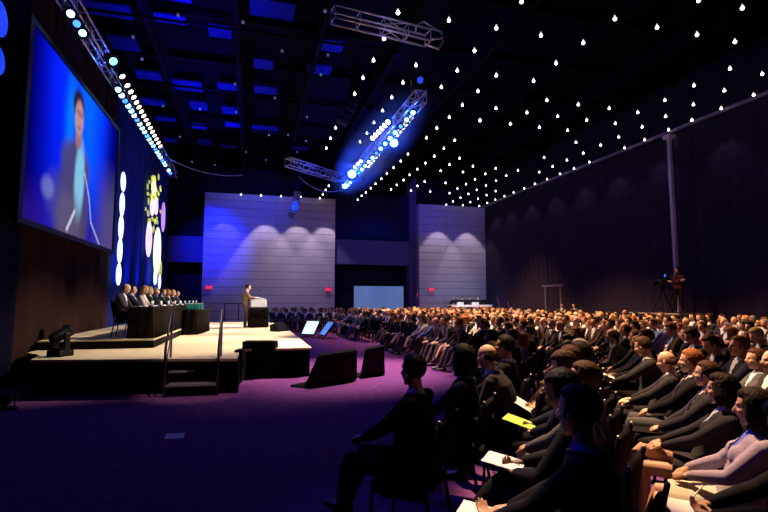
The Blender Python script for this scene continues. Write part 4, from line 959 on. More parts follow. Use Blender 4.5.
# ------------------------------------------------------------------ chairs
def chair_master():
    t = empty('banquet_chair', '', 'chair')
    MB().box((0, 0, .415), (.46, .45, .075), bev=.03).build('seat', M['chair_fab'], t, smooth=True)
    R = rotx(.16); m = MB(); m.box((0, -.265, .70), (.43, .045, .36), rot=R, bev=.02); m.build('backrest', M['chair_fab'], t, smooth=True)
    for s in (-1, 1):
        MB().tube([(s*.21, .20, .39), (s*.225, .23, .012)], .013, 8).build('leg', M['steel_dark'], t, smooth=True)
        MB().tube([(s*.225, -.27, .012), (s*.215, -.21, .40), (s*.218, -.245, .60), (s*.215, -.312, .905)], .013, 8).build('leg', M['steel_dark'], t, smooth=True)
        MB().ell((s*.215, -.314, .908), (.012, .012, .012), seg=10, rings=7).build('corner_cap', M['cap'], t, smooth=True)
    MB().tube([(-.21, -.22, .37), (-.21, .20, .37), (.21, .20, .37), (.21, -.22, .37)], .011, 8).build('seat_frame', M['steel_dark'], t, smooth=True)
    return t
CH = chair_master(); chair_first = True
def place_chair(loc, rz, label, group):
    global chair_first
    o = CH if chair_first else copy_tree(CH); chair_first = False
    o.location = loc; o.rotation_euler = (0, 0, rz); o['label'] = label; o['group'] = group
    return o
# ------------------------------------------------------------------ seating plan
ROWDEF = [(V((1.24, 3.62, 0)), V((.64, .77, 0)).normalized()), (V((1.50, 2.02, 0)), V((.59, .81, 0)).normalized())]
D3 = V((.60, .80, 0)).normalized(); B3 = V((D3.y, -D3.x, 0))
for i in range(13): ROWDEF.append((V((2.84, 2.46, 0))+B3*.93*i, D3))
def seatA(row, s): return ROWDEF[row][0]+ROWDEF[row][1]*s
def rzA(row): d = ROWDEF[row][1]; return math.atan2(d.x, -d.y)-PI/2-{1: .28, 2: .15}.get(row, 0)
BLK, NAVY, CHAR, GREY, BRN = (.010, .010, .012), (.014, .016, .032), (.030, .029, .032), (.085, .083, .088), (.05, .034, .026)
SK1, SK2, SK3, SK4 = (.60, .36, .25), (.52, .29, .19), (.38, .20, .12), (.16, .08, .05)
DKB, BRW, LBR, BLD, GNG, GRY, BKH = (.018, .010, .007), (.055, .026, .013), (.13, .065, .03), (.42, .25, .09), (.25, .085, .025), (.22, .20, .19), (.008, .007, .007)
LAP = dict(handR=(.10, .34, .665), handL=(-.10, .34, .665))
CLASP = dict(handR=(.055, .27, .655), handL=(-.055, .27, .665), fR=(-.7, .6, -.1), fL=(.7, .6, -.1), nR=(-.2, -.2, -1), nL=(.2, -.2, -1), curl=.7)
WRITE = dict(handR=(.07, .30, .70), handL=(-.12, .30, .67), fR=(-.45, .85, -.1), fL=(.55, .75, 0), nR=(-.3, .2, -1), nL=(.3, 0, 1), curl=.75, head=(.05, .45, 0), lean=.08, bow=.03)
XARM = dict(handR=(-.13, .17, .86), handL=(.13, .19, .82), fR=(-.9, .1, .25), fL=(.9, .0, .1), nR=(0, -1, 0), nL=(0, -1, 0), curl=.5)
CHIN = dict(handR=(.06, .17, .985), fR=(-.15, -.35, .93), nR=(-.5, -.85, -.1), curl=1.3, handL=(.02, .26, .68), fL=(.9, .3, 0), poleR=(.5, .3, -.9))
CROSS = dict(kneeR=(.04, .46, .62), ankR=(-.10, .68, .34), toeR=(-.1, .9, -.35), kneeL=(-.10, .44, .545), ankL=(-.12, .46, .085))
FLAT = dict(ankR=(.13, .47, .085), ankL=(-.13, .47, .085))
EXT = dict(kneeR=(.13, .44, .53), kneeL=(-.13, .44, .53), ankR=(.14, .66, .09), ankL=(-.12, .60, .09), toeR=(.1, 1, .15), toeL=(-.1, 1, .15))
FWD = dict(lean=-.30, bow=.02, handR=(.12, .40, .64), handL=(-.10, .42, .64), head=(0, -.1, 0))
GN = 'listeners in the nearest rows'
taken = []
def hero(row, px, pose, label, **k):
    """px = (x, y, z): the crown of the head seen in the photo and its height over the floor"""
    r = make_rig(P(**pose), .0075, 0, **{q: k.pop(q) for q in ('skirt', 'notie') if q in k})
    rz = rzA(row)+k.pop('turn', 0); top = r.k['hd']+r.k['HR']@V((0, -.01, .128)); sc_ = min(1.06, max(.86, px[2]/top.z)); rot = Matrix.Rotation(rz, 3, 'Z')
    if len(px) > 3: q = V((px[0], px[1], 0))
    else: q = onZ(px[0], px[1], top.z*sc_)-rot@(top*sc_)
    q.z = 0; taken.append((q, row)); t = place_person(r, q, rz, label, GN, scale=sc_, **k)
    return t, r, Matrix.Translation(q) @ Matrix.Rotation(rz, 4, 'Z') @ Matrix.Scale(sc_, 4)
def pad(name, mw, c, d, label, m_, rx=0, rz=0, pages=True, group='papers held by the listeners'):
    o = MB().box((0, 0, 0), d, bev=min(.003, d[2]*.3)).build(name, m_); o.matrix_world = mw @ Matrix.Translation(c) @ Euler((rx, 0, rz)).to_matrix().to_4x4()
    return tag(o, label, 'paper', group)
def S1(s): q = seatA(1, s); return (q.x, q.y, 1.33, 1)
def S2(s): q = seatA(2, s); return (q.x, q.y, 1.28, 1)
# row one, seen from behind
t, r, mw = hero(0, (413, 354, 1.34), {**EXT, **FLAT, 'ankR': (.14, .62, .09), 'ankL': (-.12, .52, .085), 'handR': (.06, .33, .70), 'handL': (-.06, .35, .70), 'fR': (-.5, .8, -.1), 'fL': (.5, .8, -.05), 'curl': .9, 'lean': .14, 'head': (-0.37, .02, 0)},
     'person in black suit at near end of front row, dark against blue carpet', skin=SK2, hairstyle='short', haircol=BKH, top=BLK, bottom=BLK)
t, r, mw = hero(0, (462, 345, 1.35), {**FLAT, **LAP, 'fem': 1, 'head': (-0.27, .0, 0)}, 'dark-haired person in dark jacket with blue-lit collar, second seat of front row', skin=SK2, hairstyle='bob', haircol=BKH, top=NAVY, bottom=BLK, shirt=(.1, .12, .5))
t, r, mw = hero(0, (486, 344, 1.31), {**FLAT, **FWD, 'head': (-0.32, .12, 0)}, 'balding person in dark jacket leaning forward, third seat of front row', skin=SK2, hairstyle='bald', haircol=DKB, top=CHAR, bottom=BLK)
t, r, mw = hero(0, (505, 335, 1.36), {**FLAT, **LAP, 'head': (-0.22, 0, 0)}, 'dark-haired person in black jacket, fourth seat of front row', skin=SK3, hairstyle='short', haircol=BKH, top=BLK, bottom=BLK)
# row two: hands and papers in their laps
t, r, mw = hero(1, (577, 385, 1.35), {**FLAT, **WRITE, 'handR': (.05, .38, .69), 'handL': (-.13, .42, .67), 'fR': (-.35, .9, -.2), 'nR': (-.1, .1, -1), 'curl': .45, 'lean': .10, 'head': (-0.27, .05, 0)}, 'broad person in black suit at right foreground, seen from behind, white papers on lap', skin=SK2, hairstyle='short', haircol=DKB, top=BLK, bottom=BLK, shirt=(.12, .15, .5))
pad('notepad', mw, (-.05, .52, .655), (.26, .20, .012), 'white notepad in the hands of the broad person at bottom centre', M['paper'], .12, .25)
t, r, mw = hero(1, S1(.585), {**CROSS, **WRITE, 'handR': (.06, .34, .74), 'handL': (-.12, .32, .72)}, 'person in dark suit behind the broad person, white sheet on crossed knee', skin=SK4, hairstyle='short', haircol=BKH, top=BLK, bottom=BLK)
pad('paper_sheet', mw, (-.02, .44, .745), (.22, .24, .006), 'white sheet on a knee just left of the broad person in black', M['paper'], .15, .2)
t, r, mw = hero(1, S1(1.17), {**FLAT, **CLASP, 'handR': (.05, .32, .68), 'handL': (-.05, .34, .69)}, 'person in grey suit with wristwatch, third in second row, hands clasped', skin=SK2, hairstyle='short', haircol=BRW, top=GREY, bottom=GREY)
wt = MB(); wd = (r.k['wrR']-r.k['elR']).normalized(); wt.lathe((0, 0, 0), [(.032, -.011), (.036, -.008), (.036, .008), (.032, .011)], 14, rot=wd.to_track_quat('Z', 'Y').to_matrix()); wo = wt.build('wristwatch', M['chrome'], smooth=True); wo.matrix_world = mw @ Matrix.Translation(r.k['wrR']-wd*.02); tag(wo, 'silver wristwatch on the clasped hands of the person in grey suit', 'watch')
t, r, mw = hero(1, S1(1.755), {**FLAT, **WRITE, 'handR': (.06, .36, .70)}, 'person in dark suit holding green paper, fourth in second row', skin=SK1, hairstyle='short', haircol=BRW, top=NAVY, bottom=BLK)
pad('paper_sheet', mw, (-.02, .45, .72), (.22, .26, .006), 'yellow-green sheet held in the second row, below the white one', M['green_paper'], .25, .15)
t, r, mw = hero(1, S1(2.34), {**FLAT, **WRITE, 'handR': (.08, .34, .74), 'handL': (-.10, .34, .72), 'head': (-0.32, .1, 0)}, 'person with brown hair in black jacket holding white paper, fifth in second row', skin=SK1, hairstyle='short', haircol=BRW, top=BLK, bottom=BLK)
pad('paper_sheet', mw, (-.02, .47, .76), (.22, .25, .006), 'white sheet held up in the second row, above the green one', M['paper'], .45, .1)
t, r, mw = hero(1, S1(2.9), {**FLAT, **LAP, 'fem': 1, 'head': (-0.22, 0, 0)}, 'person with long dark hair and dark jacket, sixth in second row', skin=SK2, hairstyle='long', haircol=DKB, top=NAVY, bottom=BLK)
SL = dict(lean=.34)
# row three: lit from the stage
t, r, mw = hero(2, (2.52, 1.70, 1.28, 1), {**FLAT, **WRITE, 'fem': 1, 'handR': (.04, .42, .76), 'handL': (-.12, .42, .75)}, 'person in black at the bottom right corner holding pen over white papers', skin=SK3, hairstyle='bob', haircol=BKH, top=BLK, bottom=BLK)
pad('paper_sheet', mw, (-.05, .53, .74), (.24, .20, .010), 'white papers on a black lap at the bottom right edge', M['paper'], .1, .3)
pe = MB().tube([(0, -.07, 0), (0, .07, 0)], [.004, .004], 8, round_caps=True).build('pen', M['white_cloth']); pe.matrix_world = mw @ Matrix.Translation((.05, .48, .80)) @ Euler((-.3, 0, 1.1)).to_matrix().to_4x4(); tag(pe, 'white pen in the hand at the bottom right edge', 'pen')
t, r, mw = hero(2, (752, 389, 1.21), {**FLAT, **CLASP, **SL, 'fem': 1, 'handR': (.05, .26, .74), 'handL': (-.05, .25, .72), 'head': (-0.30, .05, 0), 'ankR': (.1, .56, .085), 'ankL': (-.08, .60, .085), 'kneeR': (.09, .45, .54), 'kneeL': (-.09, .45, .54)}, 'person in pale lavender blazer and cream skirt, dark bob, at lower right', skin=SK2, hairstyle='bob', haircol=DKB, top=(.34, .29, .36), bottom=(.62, .54, .42), shirt=(.12, .14, .55), skirt=True)
t, r, mw = hero(2, (721, 374, 1.21), {**CROSS, **CLASP, **SL, 'fem': 1, 'handR': (.06, .36, .70), 'handL': (-.04, .34, .69), 'kneeR': (.0, .46, .66), 'ankR': (-.16, .70, .30), 'head': (-0.30, .02, 0), 'nR': (0, .2, -1), 'fR': (-.2, .9, -.3)}, 'person with dark curly hair, dark jacket and bare crossed legs at right', skin=SK2, hairstyle='curly', haircol=DKB, top=CHAR, bottom=(.04, .035, .04), shirt=(.4, .4, .55), skirt=.52)
t, r, mw = hero(2, (707, 361, 1.225), {**FLAT, **CLASP, **SL, 'head': (-0.32, -.03, 0)}, 'person in dark suit with red-lit face and folder on lap, behind curly-haired one', skin=SK1, hairstyle='short', haircol=BRW, top=CHAR, bottom=CHAR)
pad('folder', mw, (-.03, .42, .635), (.24, .30, .015), 'black folder on the lap of the dark-suited person in third row', M['plastic'], .05, .3)
t, r, mw = hero(2, (690, 349, 1.27), {**FLAT, **CLASP, **SL, 'head': (-0.32, .05, 0)}, 'person with ginger hair and dark suit, fifth in third row, hands clasped', skin=SK1, hairstyle='short', haircol=GNG, top=BLK, bottom=GREY, shirt=(.7, .7, .75))
t, r, mw = hero(2, (664, 351, 1.19), {**FLAT, **LAP, **SL, 'head': (-0.32, .22, 0)}, 'bald person with glasses in dark suit, third row, beside the ginger-haired one', skin=SK1, hairstyle='bald', haircol=LBR, top=CHAR, bottom=CHAR, shirt=(.7, .7, .75))
t, r, mw = hero(2, (640, 337, 1.285), {**FLAT, **WRITE, 'head': (-0.37, .3, 0), 'handR': (.08, .42, .78), 'handL': (-.12, .44, .74)}, 'brown-haired person in charcoal suit writing on a raised white pad', skin=SK1, hairstyle='short', haircol=BRW, top=CHAR, bottom=BLK, shirt=(.7, .7, .75))
pad('notepad', mw, (-.04, .54, .84), (.24, .30, .012), 'white pad being written on, centre of the third row', M['paper'], .35, .15)
HEROES = len(taken)

# ------------------------------------------------------------------ shared figures for the rest of the audience
VAR = [(P(**FLAT, **LAP), 0), (P(**FLAT, **CLASP), 0), (P(**{**CROSS, **CLASP, 'handR': (.06, .33, .70), 'handL': (-.05, .33, .69), 'ankL': (-.12, .46, .085), 'head': (-0.35, 0, .05)}), 0), (P(**{**FLAT, **XARM, 'head': (0.00, -.02, 0)}), 0), (P(**{**FLAT, **CHIN, 'head': (-0.10, .05, -.08)}), 0), (P(**{**EXT, **FWD}), 0), (P(**{**FLAT, **WRITE}), 0),
       (P(**FLAT, **LAP, fem=1), 1), (P(**{**CROSS, **CLASP, 'handR': (.05, .33, .70), 'handL': (-.05, .33, .69), 'ankL': (-.12, .46, .085), 'fem': 1, 'head': (-0.05, .03, 0)}), 1), (P(**{**FLAT, **XARM, 'fem': 1}), 1), (P(**{**FLAT, **WRITE, 'fem': 1, 'head': (-0.20, .25, 0)}), 1)]
VAR.append((P(**{**EXT, **CLASP, 'lean': .26, 'head': (-.2, 0, 0)}), 0))
R1 = [make_rig(p, .0125, 1, skirt=(f and i == 8), notie=(i % 3 == 0)) for i, (p, f) in enumerate(VAR)]
R2 = [make_rig(p, .020, 2) for p, f in VAR]
rn = random.Random(21)
HC = [('dark-haired', DKB, 5), ('black-haired', BKH, 4), ('brown-haired', BRW, 6), ('light-haired', LBR, 4), ('blond', BLD, 2), ('ginger', GNG, 1.4), ('grey-haired', GRY, 2)]
TM = [('black suit', BLK, 4), ('navy suit', NAVY, 4), ('charcoal suit', CHAR, 5), ('grey suit', GREY, 3), ('brown jacket', BRN, 1), ('white shirt', (.62, .60, .56), .8), ('blue shirt', (.12, .17, .40), .5)]
TF = [('black jacket', BLK, 4), ('navy dress', NAVY, 2), ('grey jacket', GREY, 2), ('cream blouse', (.62, .56, .46), 1.6), ('white blouse', (.68, .66, .64), 1.4), ('red jacket', (.30, .025, .03), .7), ('pink blouse', (.50, .26, .26), .6), ('blue blouse', (.10, .13, .38), .7)]
def pick(L): return rn.choices(L, [q[2] for q in L])[0]
class Seat: pass
seats = []
def add_seat(q, rz, block, row, col, aisle, jit=.05):
    if any((q-t_[0]).length < .50 for t_ in taken): return
    s = Seat(); s.q = q+V((rn.uniform(-jit, jit), rn.uniform(-jit, jit), 0)); s.rz = rz+rn.gauss(0, .10); s.rz0 = rz; s.block, s.row, s.col, s.aisle = block, row, col, aisle; s.q0 = q
    a = proj((q.x, q.y, 1.3)); s.d = a[2] if a else 99; s.vis = bool(a and -15 < a[0] < 785 and a[1] < 600)
    seats.append(s)
XMAX = 15.6
def in_platform(q): return q.x > 14.1 and abs(q.y-yc) < wyP/2+.6
wyP = abs(onX(640, 313, 15.0).y-onX(690, 313, 15.0).y)+.3
yc = (onX(640, 313, 15.0).y+onX(690, 313, 15.0).y)/2
# near block
for ri in range(15):
    line = []; s = {0: 2.45, 1: 3.45, 2: 3.6}.get(ri, -3.0)
    while s < 16:
        q = seatA(ri, s); s += .58
        if q.x > XMAX or q.y < .8: continue
        if (q-V((5.2, 8.5, 0))).dot(V((.38, .92, 0))) > 0: continue
        if q.x > 1.42*q.y+.3: continue
        line.append(q)
    for c, q in enumerate(reversed(line)): add_seat(q, rzA(ri), 'near', ri+1, c+1, 'middle aisle')
# middle and far blocks, rows facing the stage
for ri in range(12):
    X = 5.25+.92*ri; y = 10.55-.40*(X-5.25)+.1; c = 0
    while y < 18.3:
        if X < XMAX and X < 1.42*y and not in_platform(V((X, y, 0))): c += 1; add_seat(V((X, y, 0)), PI/2, 'middle', ri+1, c, 'near aisle')
        y += .57
    y = 19.9; c = 0
    while y < 28.6:
        if X < XMAX+.2 and not (X > 13.8 and y > 22 and y < 25.2) and not in_platform(V((X, y, 0))): c += 1; add_seat(V((X-.3, y, 0)), PI/2+.06, 'far', ri+1, c, 'middle gangway')
        y += .57
# end block, rows turned back towards the lectern
for ri in range(4):
    for c in range(8):
        q = V((.9+.56*c*.94, 28.0+.9*ri-.10*c, 0))
        if q.y < 32: add_seat(q, PI-.18, 'end', ri+1, c+1, 'stage side')
EMPTYCH = []
def empty_seat(s): return (s.block == 'far' and s.row in (1,) and s.col in (1, 2)) or (s.block == 'middle' and s.row == 1 and s.col >= 13)
occ = [s for s in seats if not (s.block == 'far' and s.row <= 2 and s.col == 1)]
EMPTYCH = [s for s in seats if s not in occ]
vis = sorted([s for s in occ if s.vis], key=lambda s: s.d)
occ_vis = {id(s) for s in vis}
NEARPEOPLE = vis[:268]; REST = vis[268:]
used = set()
for s in NEARPEOPLE:
    lod = 1 if s.d < 13.5 or (s.row == 1 and s.d < 20) else 2
    fem = rn.random() < .33; cand = [i for i, (p, f) in enumerate(VAR) if f == int(fem)]; vi = rn.choice(cand)
    if s.row == 1 and s.block in ('middle', 'far'): vi = rn.choice([5, 2, 11, 5] if not fem else [8, 8, 7])
    hn, hc, _ = pick(HC); style = rn.choice(['long', 'bob', 'long', 'curly', 'bun']) if fem else rn.choice(['short']*6+['bald'])
    tn, tcol, _ = pick(TF if fem else TM); skin = rn.choice([SK1, SK1, SK2, SK2, SK3, SK4]); who = hn+' person'
    if style == 'bald': who = 'bald person'
    if s.block == 'end': tn, tcol = rn.choice([('black suit', BLK), ('navy suit', NAVY), ('charcoal suit', CHAR)])
    lab = '%s in %s, %s row of %s block, %s from %s' % (who, tn, ORD[s.row], s.block, ORD[s.col], s.aisle)
    bot = rn.choice([BLK, NAVY, CHAR, GREY]) if rn.random() < .85 else (.5, .46, .38)
    if s.row == 1 and s.block in ('middle', 'far') and rn.random() < .28: bot = rn.choice([(.5, .46, .38), (.12, .10, .09), (.06, .055, .06)])
    if 'suit' in tn and not (s.row == 1 and s.block != 'near'): bot = tcol
    place_person((R1 if lod == 1 else R2)[vi], (s.q.x, s.q.y, 0), s.rz, lab, 'seated audience of the %s block' % s.block, skin, style, tuple(min(1, c*rn.uniform(.75, 1.3)) for c in hc), tcol, bot,
                 shirt=rn.choice([(.6, .6, .64), (.55, .6, .7), (.5, .5, .5)]), tie=rn.choice([(.2, .02, .03), (.02, .03, .12), (.05, .05, .06), None]), scale=rn.uniform(.93, 1.0)*(.95 if fem else 1), lod=lod)
# everyone farther back: one crowd
def low(r, hm):
    out = []
    for me, mats in ((r.body, None), (hm, 'hair')):
        o = bpy.data.objects.new('tmp', me); C.objects.link(o); d = o.modifiers.new('d', 'DECIMATE'); d.ratio = .30 if mats is None else .22
        dg = bpy.context.evaluated_depsgraph_get(); m2 = bpy.data.meshes.new_from_object(o.evaluated_get(dg)); bpy.data.objects.remove(o)
        m2.calc_loop_triangles(); n = len(m2.vertices); v = np.empty(n*3, np.float32); m2.vertices.foreach_get('co', v); v = v.reshape(-1, 3)
        if mats: A = np.array((Matrix.Translation(r.k['hd'])@r.k['HR'].to_4x4())); v = v@A[:3, :3].T+A[:3, 3]
        nt_ = len(m2.loop_triangles); f = np.empty(nt_*3, np.int32); m2.loop_triangles.foreach_get('vertices', f); mi = np.array([m2.polygons[t.polygon_index].material_index for t in m2.loop_triangles])
        out.append((v, f.reshape(-1, 3), mi if mats is None else np.full(nt_, 9))); bpy.data.meshes.remove(m2)
    v0, f0, i0 = out[0]; v1, f1, i1 = out[1]
    return np.vstack([v0, v1]), np.vstack([f0, f1+len(v0)]), np.concatenate([i0, i1])
if REST:
    lows = {}; VS, FS, CS, off = [], [], [], 0
    for s in REST:
        fem = rn.random() < .33; vi = rn.choice([i for i, (p, f) in enumerate(VAR) if f == int(fem)]); style = rn.choice(['long', 'bob', 'curly']) if fem else rn.choice(['short']*5+['bald'])
        if (vi, style) not in lows: lows[vi, style] = low(R2[vi], get_hair(style))
        v, f, mi = lows[vi, style]; sc_ = rn.uniform(.92, 1.0); c_, s_2 = math.cos(s.rz), math.sin(s.rz)
        w = v*sc_; w = np.stack([w[:, 0]*c_-w[:, 1]*s_2+s.q.x, w[:, 0]*s_2+w[:, 1]*c_+s.q.y, w[:, 2]], 1)
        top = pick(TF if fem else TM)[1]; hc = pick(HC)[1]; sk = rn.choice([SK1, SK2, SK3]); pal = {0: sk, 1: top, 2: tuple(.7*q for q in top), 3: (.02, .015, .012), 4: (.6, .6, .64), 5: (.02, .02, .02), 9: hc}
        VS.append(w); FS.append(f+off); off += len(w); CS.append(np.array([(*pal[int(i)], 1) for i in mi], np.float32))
    Vv, Ff, Cc = np.vstack(VS), np.vstack(FS), np.vstack(CS)
    me = bpy.data.meshes.new('crowd'); me.vertices.add(len(Vv)); me.vertices.foreach_set('co', Vv.astype(np.float32).ravel()); me.loops.add(len(Ff)*3); me.loops.foreach_set('vertex_index', Ff.ravel().astype(np.int32))
    me.polygons.add(len(Ff)); me.polygons.foreach_set('loop_start', np.arange(len(Ff), dtype=np.int32)*3); me.update(calc_edges=True); me.validate()
    ca = me.color_attributes.new('garments', 'FLOAT_COLOR', 'CORNER'); ca.data.foreach_set('color', np.repeat(Cc, 3, axis=0).ravel())
    mc = bpy.data.materials.new('crowd_garments'); mc.use_nodes = True; at = mc.node_tree.nodes.new('ShaderNodeVertexColor'); at.layer_name = 'garments'; pb = mc.node_tree.nodes['Principled BSDF']; mc.node_tree.links.new(at.outputs['Color'], pb.inputs['Base Color']); pb.inputs['Roughness'].default_value = .8
    me.materials.append(mc); o = link('crowd', me); o['kind'] = 'stuff'; o['label'] = 'farthest seated audience filling the back rows below the far wall'; o['category'] = 'crowd'
# chairs under the nearer people
GC = 'banquet chairs of the near block'
n = 0
for row in range(3):
    inrow = sorted([q for q, r_ in taken if r_ == row], key=lambda w: w.dot(ROWDEF[row][1]))
    for i, q in enumerate(inrow):
        place_chair((q.x, q.y, 0), rzA(row), 'black banquet chair with shiny corners, %s row, %s seat from the near end' % (ORD[row+1], ORD[i+1]), GC)
for s in vis:
    if s.d < 12.5 and s.block == 'near' or (s.block in ('middle', 'far') and s.row <= 2 and s.d < 24):
        place_chair((s.q0.x, s.q0.y, 0), s.rz0, 'black chair, %s row of %s block, %s from %s' % (ORD[s.row], s.block, ORD[s.col], s.aisle), 'banquet chairs of the %s block' % s.block)
for s in EMPTYCH:
    place_chair((s.q0.x, s.q0.y, 0), s.rz0, 'empty black banquet chair at the gangway, %s row of far block' % ORD[s.row], 'banquet chairs of the far block')

# ------------------------------------------------------------------ panel on the riser, speaker, standing people
GP = 'panelists at the long table'
PN = [('bald', SK1, 'bald', LBR, CHAR, 'charcoal jacket'), ('dark-haired', SK2, 'short', BKH, NAVY, 'navy suit'), ('blond', SK1, 'bob', BLD, (.30, .26, .24), 'pale jacket'), ('light blond', SK1, 'long', BLD, BLK, 'black jacket'), ('grey-haired', SK1, 'short', GRY, BLK, 'black suit'), ('brown-haired', SK1, 'short', BRW, CHAR, 'charcoal suit'), ('ginger', SK1, 'bob', GNG, NAVY, 'navy jacket'), ('fair-haired', SK1, 'bob', BLD, BLK, 'black jacket'), ('dark-haired', SK1, 'short', DKB, NAVY, 'navy suit')]
for i, (hn, sk, st, hc, top, tn) in enumerate(PN):
    y = 13.2+1.12*i+(.12 if i % 2 else 0); vi = [6, 0, 10, 7, 1, 4, 9, 7, 1][i]
    place_person(R1[vi], (-3.0+.012*i, y, RZ), -PI/2+(.05 if i % 2 else -.12), '%s panelist in %s behind the long table, %s from the camera' % (hn, tn, 'nearest' if i == 0 else ORD[i+1]), GP, sk, st, hc, top, BLK, scale=.97)
    place_chair((-2.9+.012*i, y, RZ), -PI/2, 'black chair behind the panel table, %s from the camera' % ('nearest' if i == 0 else ORD[i+1]), 'chairs behind the panel table')
STAND = P(hip=.94, lean=.02, kneeR=(.10, .05, .50), kneeL=(-.10, .03, .50), ankR=(.11, .0, .085), ankL=(-.11, -.03, .085), handR=(.20, .36, 1.18), handL=(-.16, .38, 1.18), fR=(-.3, .9, .2), fL=(.3, .9, .2), head=(0, .12, 0), bow=.05, curl=.4)
rs = make_rig(STAND, .012, 1)
sp_ = onZ(248.5, 326.5, SZ); place_person(rs, (lx-.50, ly-.05, SZ), -PI/2, 'person in brown suit standing at the white lectern on the stage', None, SK1, 'short', DKB, (.17, .095, .06), (.12, .07, .05), name='person')
del sp_
RLX = P(**{**STAND, 'handR': (.24, .05, .78), 'handL': (-.24, .05, .78), 'fR': (0, .2, -1), 'fL': (0, .2, -1), 'nR': (-1, 0, 0), 'nL': (1, 0, 0), 'head': (.2, 0, 0), 'bow': 0})
rl = make_rig(RLX, .014, 1)
for (px, lab, top, hc) in ((562, 'person in dark clothes standing under the right post of the pipe frame', CHAR, BRW), (574, 'person in grey top standing right of the pipe frame', GREY, DKB)):
    q = onX(px, 305, 15.6 if px < 570 else 15.9); place_person(rl, (q.x, q.y, 0), PI/2+.3, lab, 'people standing by the right drapes', SK2, 'short', hc, top, BLK, name='person', scale=.90)
OPR = P(**{**STAND, 'handR': (-.14, .20, 1.24), 'handL': (.13, .23, 1.20), 'fR': (-.9, .1, .2), 'fL': (.9, .0, .1), 'nR': (0, -1, 0), 'nL': (0, -1, 0), 'lean': -.02, 'head': (.3, .1, 0)})
ro = make_rig(OPR, .013, 1, notie=True)
oq = onX(677, 300, 15.5); oz = CP
place_person(ro, (15.45, oq.y-.12, PZ), PI/2+.5, 'camera operator in dark red shirt, arms folded, standing right of the tripod camera', None, SK1, 'short', DKB, (.10, .03, .03), BLK, name='person', scale=.97, tie=None, shirt=(.05, .02, .02))
for i in range(4):
    x = CTX0+.6+i*(W_-1.0)/3.1
    place_person(R2[[0, 6, 4, 1][i]], (x, 32.0, .64), PI, '%s person working at the far control table' % ['leftmost', 'second from left', 'third from left', 'rightmost'][i], 'operators at the far control table', SK1, 'short', DKB, [CHAR, BLK, GREY, (.4, .4, .42)][i], BLK, lod=2)
    place_chair((x, 32.0, .64), PI, 'dark chair at the far control table, %s' % ['leftmost', 'second from left', 'third from left', 'rightmost'][i], 'chairs at the far control table')
# ------------------------------------------------------------------ light
def lamp(kind, loc, aim, energy, col, size=.3, angle=60, blend=.5, name=None):
    l = bpy.data.lights.new(name or kind.lower()+'_lamp', kind); l.energy = energy; l.color = col
    if kind == 'SPOT': l.spot_size = math.radians(angle); l.spot_blend = blend; l.shadow_soft_size = size
    elif kind == 'AREA': l.size = size
    else: l.shadow_soft_size = size
    o = bpy.data.objects.new(l.name, l); C.objects.link(o); o.location = loc
    o.rotation_euler = (V(aim)-V(loc)).to_track_quat('-Z', 'Y').to_euler(); return o
WARM, TUNG, BLUE, LAV = (1, .80, .58), (1, .54, .27), (.02, .08, 1), (.60, .50, 1)
# stage key from the two trusses
for y in (13.5, 17.0, 20.5, 24):
    lamp('SPOT', (4.4, y, 6.75), (-1.3, y-.3, .8), 5400, WARM, .12, 44, .6)
lamp('SPOT', (4.4, 19, 6.75), (.0, 21.5, 1.4), 9000, (1, .82, .66), .1, 14, .5)
lamp('SPOT', (-3.4, 13, 7.9), (-.8, 11.5, .6), 2200, WARM, .12, 44, .6)
lamp('SPOT', (4.4, 13.2, 6.75), (2.6, 12.0, 0), 6500, (1, .60, .60), .12, 52, .9)
lamp('SPOT', (1.6, 10.2, 7.7), (.15, 21.2, 1.6), 5000, (1, .88, .76), .06, 8, .5)
# audience: warm light from the front truss, plus added unseen overhead spots
for (x, y, ax, ay, e, a) in ((5.0, 15, 9, 13, 6600, 74), (5.0, 19, 9.5, 19, 6600, 74), (5.0, 23, 9.5, 25, 6600, 74)):
    lamp('SPOT', (x+.3, y, 6.75), (ax, ay, 1), e, TUNG, .15, a, .6)
for (x, y, e) in ((8.8, 15, 800), (12, 13, 1500), (8.5, 21, 1500), (13, 19, 1800), (9, 26, 1500), (14, 26, 1500), (12, 9, 900)):
    lamp('SPOT', (x, y, 8.6), (x-.5, y, 0), e*2.7, TUNG, .25, 80, .8)
lamp('SPOT', (2.7, 6.6, 8.2), (3.75, 3.4, .6), 8000, (1, .60, .34), .08, 31, .3)  # unseen key added for the third row, kept off the front row
lamp('SPOT', (5, 12.5, 7.7), (6.2, 5.2, 1), 6000, TUNG, .12, 34, .6)
# blue washes
lamp('SPOT', (-3.6, 9.2, 7.6), (-1.5, 5.5, 0), 16, (.45, .10, 1), .2, 85, .9)
lamp('SPOT', (2.4, 9.9, 7.6), (1.0, 6.6, 0), 70, (.26, .08, 1), .2, 80, .9)
lamp('SPOT', (-3.2, 7.5, 8), (1.5, 3.2, 1.2), 500, (.05, .04, 1), .1, 30, .8)
for y in (19.0, 20.6, 22.4, 24.6, 26.8): lamp('SPOT', (-4.0, y, .95), (-4.62, y+.2, 4.2), 1900, BLUE, .05, 34, .9)
for y in (4, 8): lamp('SPOT', (-3.6, y+1, 8.8), (-4.6, y, 3), 14, BLUE, .1, 90, .9)
for (x, y) in ((-2.4, 10.5), (-2, 14.5), (-1.8, 19), (-1.8, 24)): lamp('SPOT', (x, y, 8.4), (x, y, 20), 650, (.0, .005, 1), .2, 130, .8)
for f in (.12, .3, .45, .6, .8):
    q = TA0.lerp(TA1, f); lamp('SPOT', (q.x+.3, q.y, q.z-.55), (q.x-.1, q.y, 20), 70, (.01, .10, 1), .06, 140, .5)
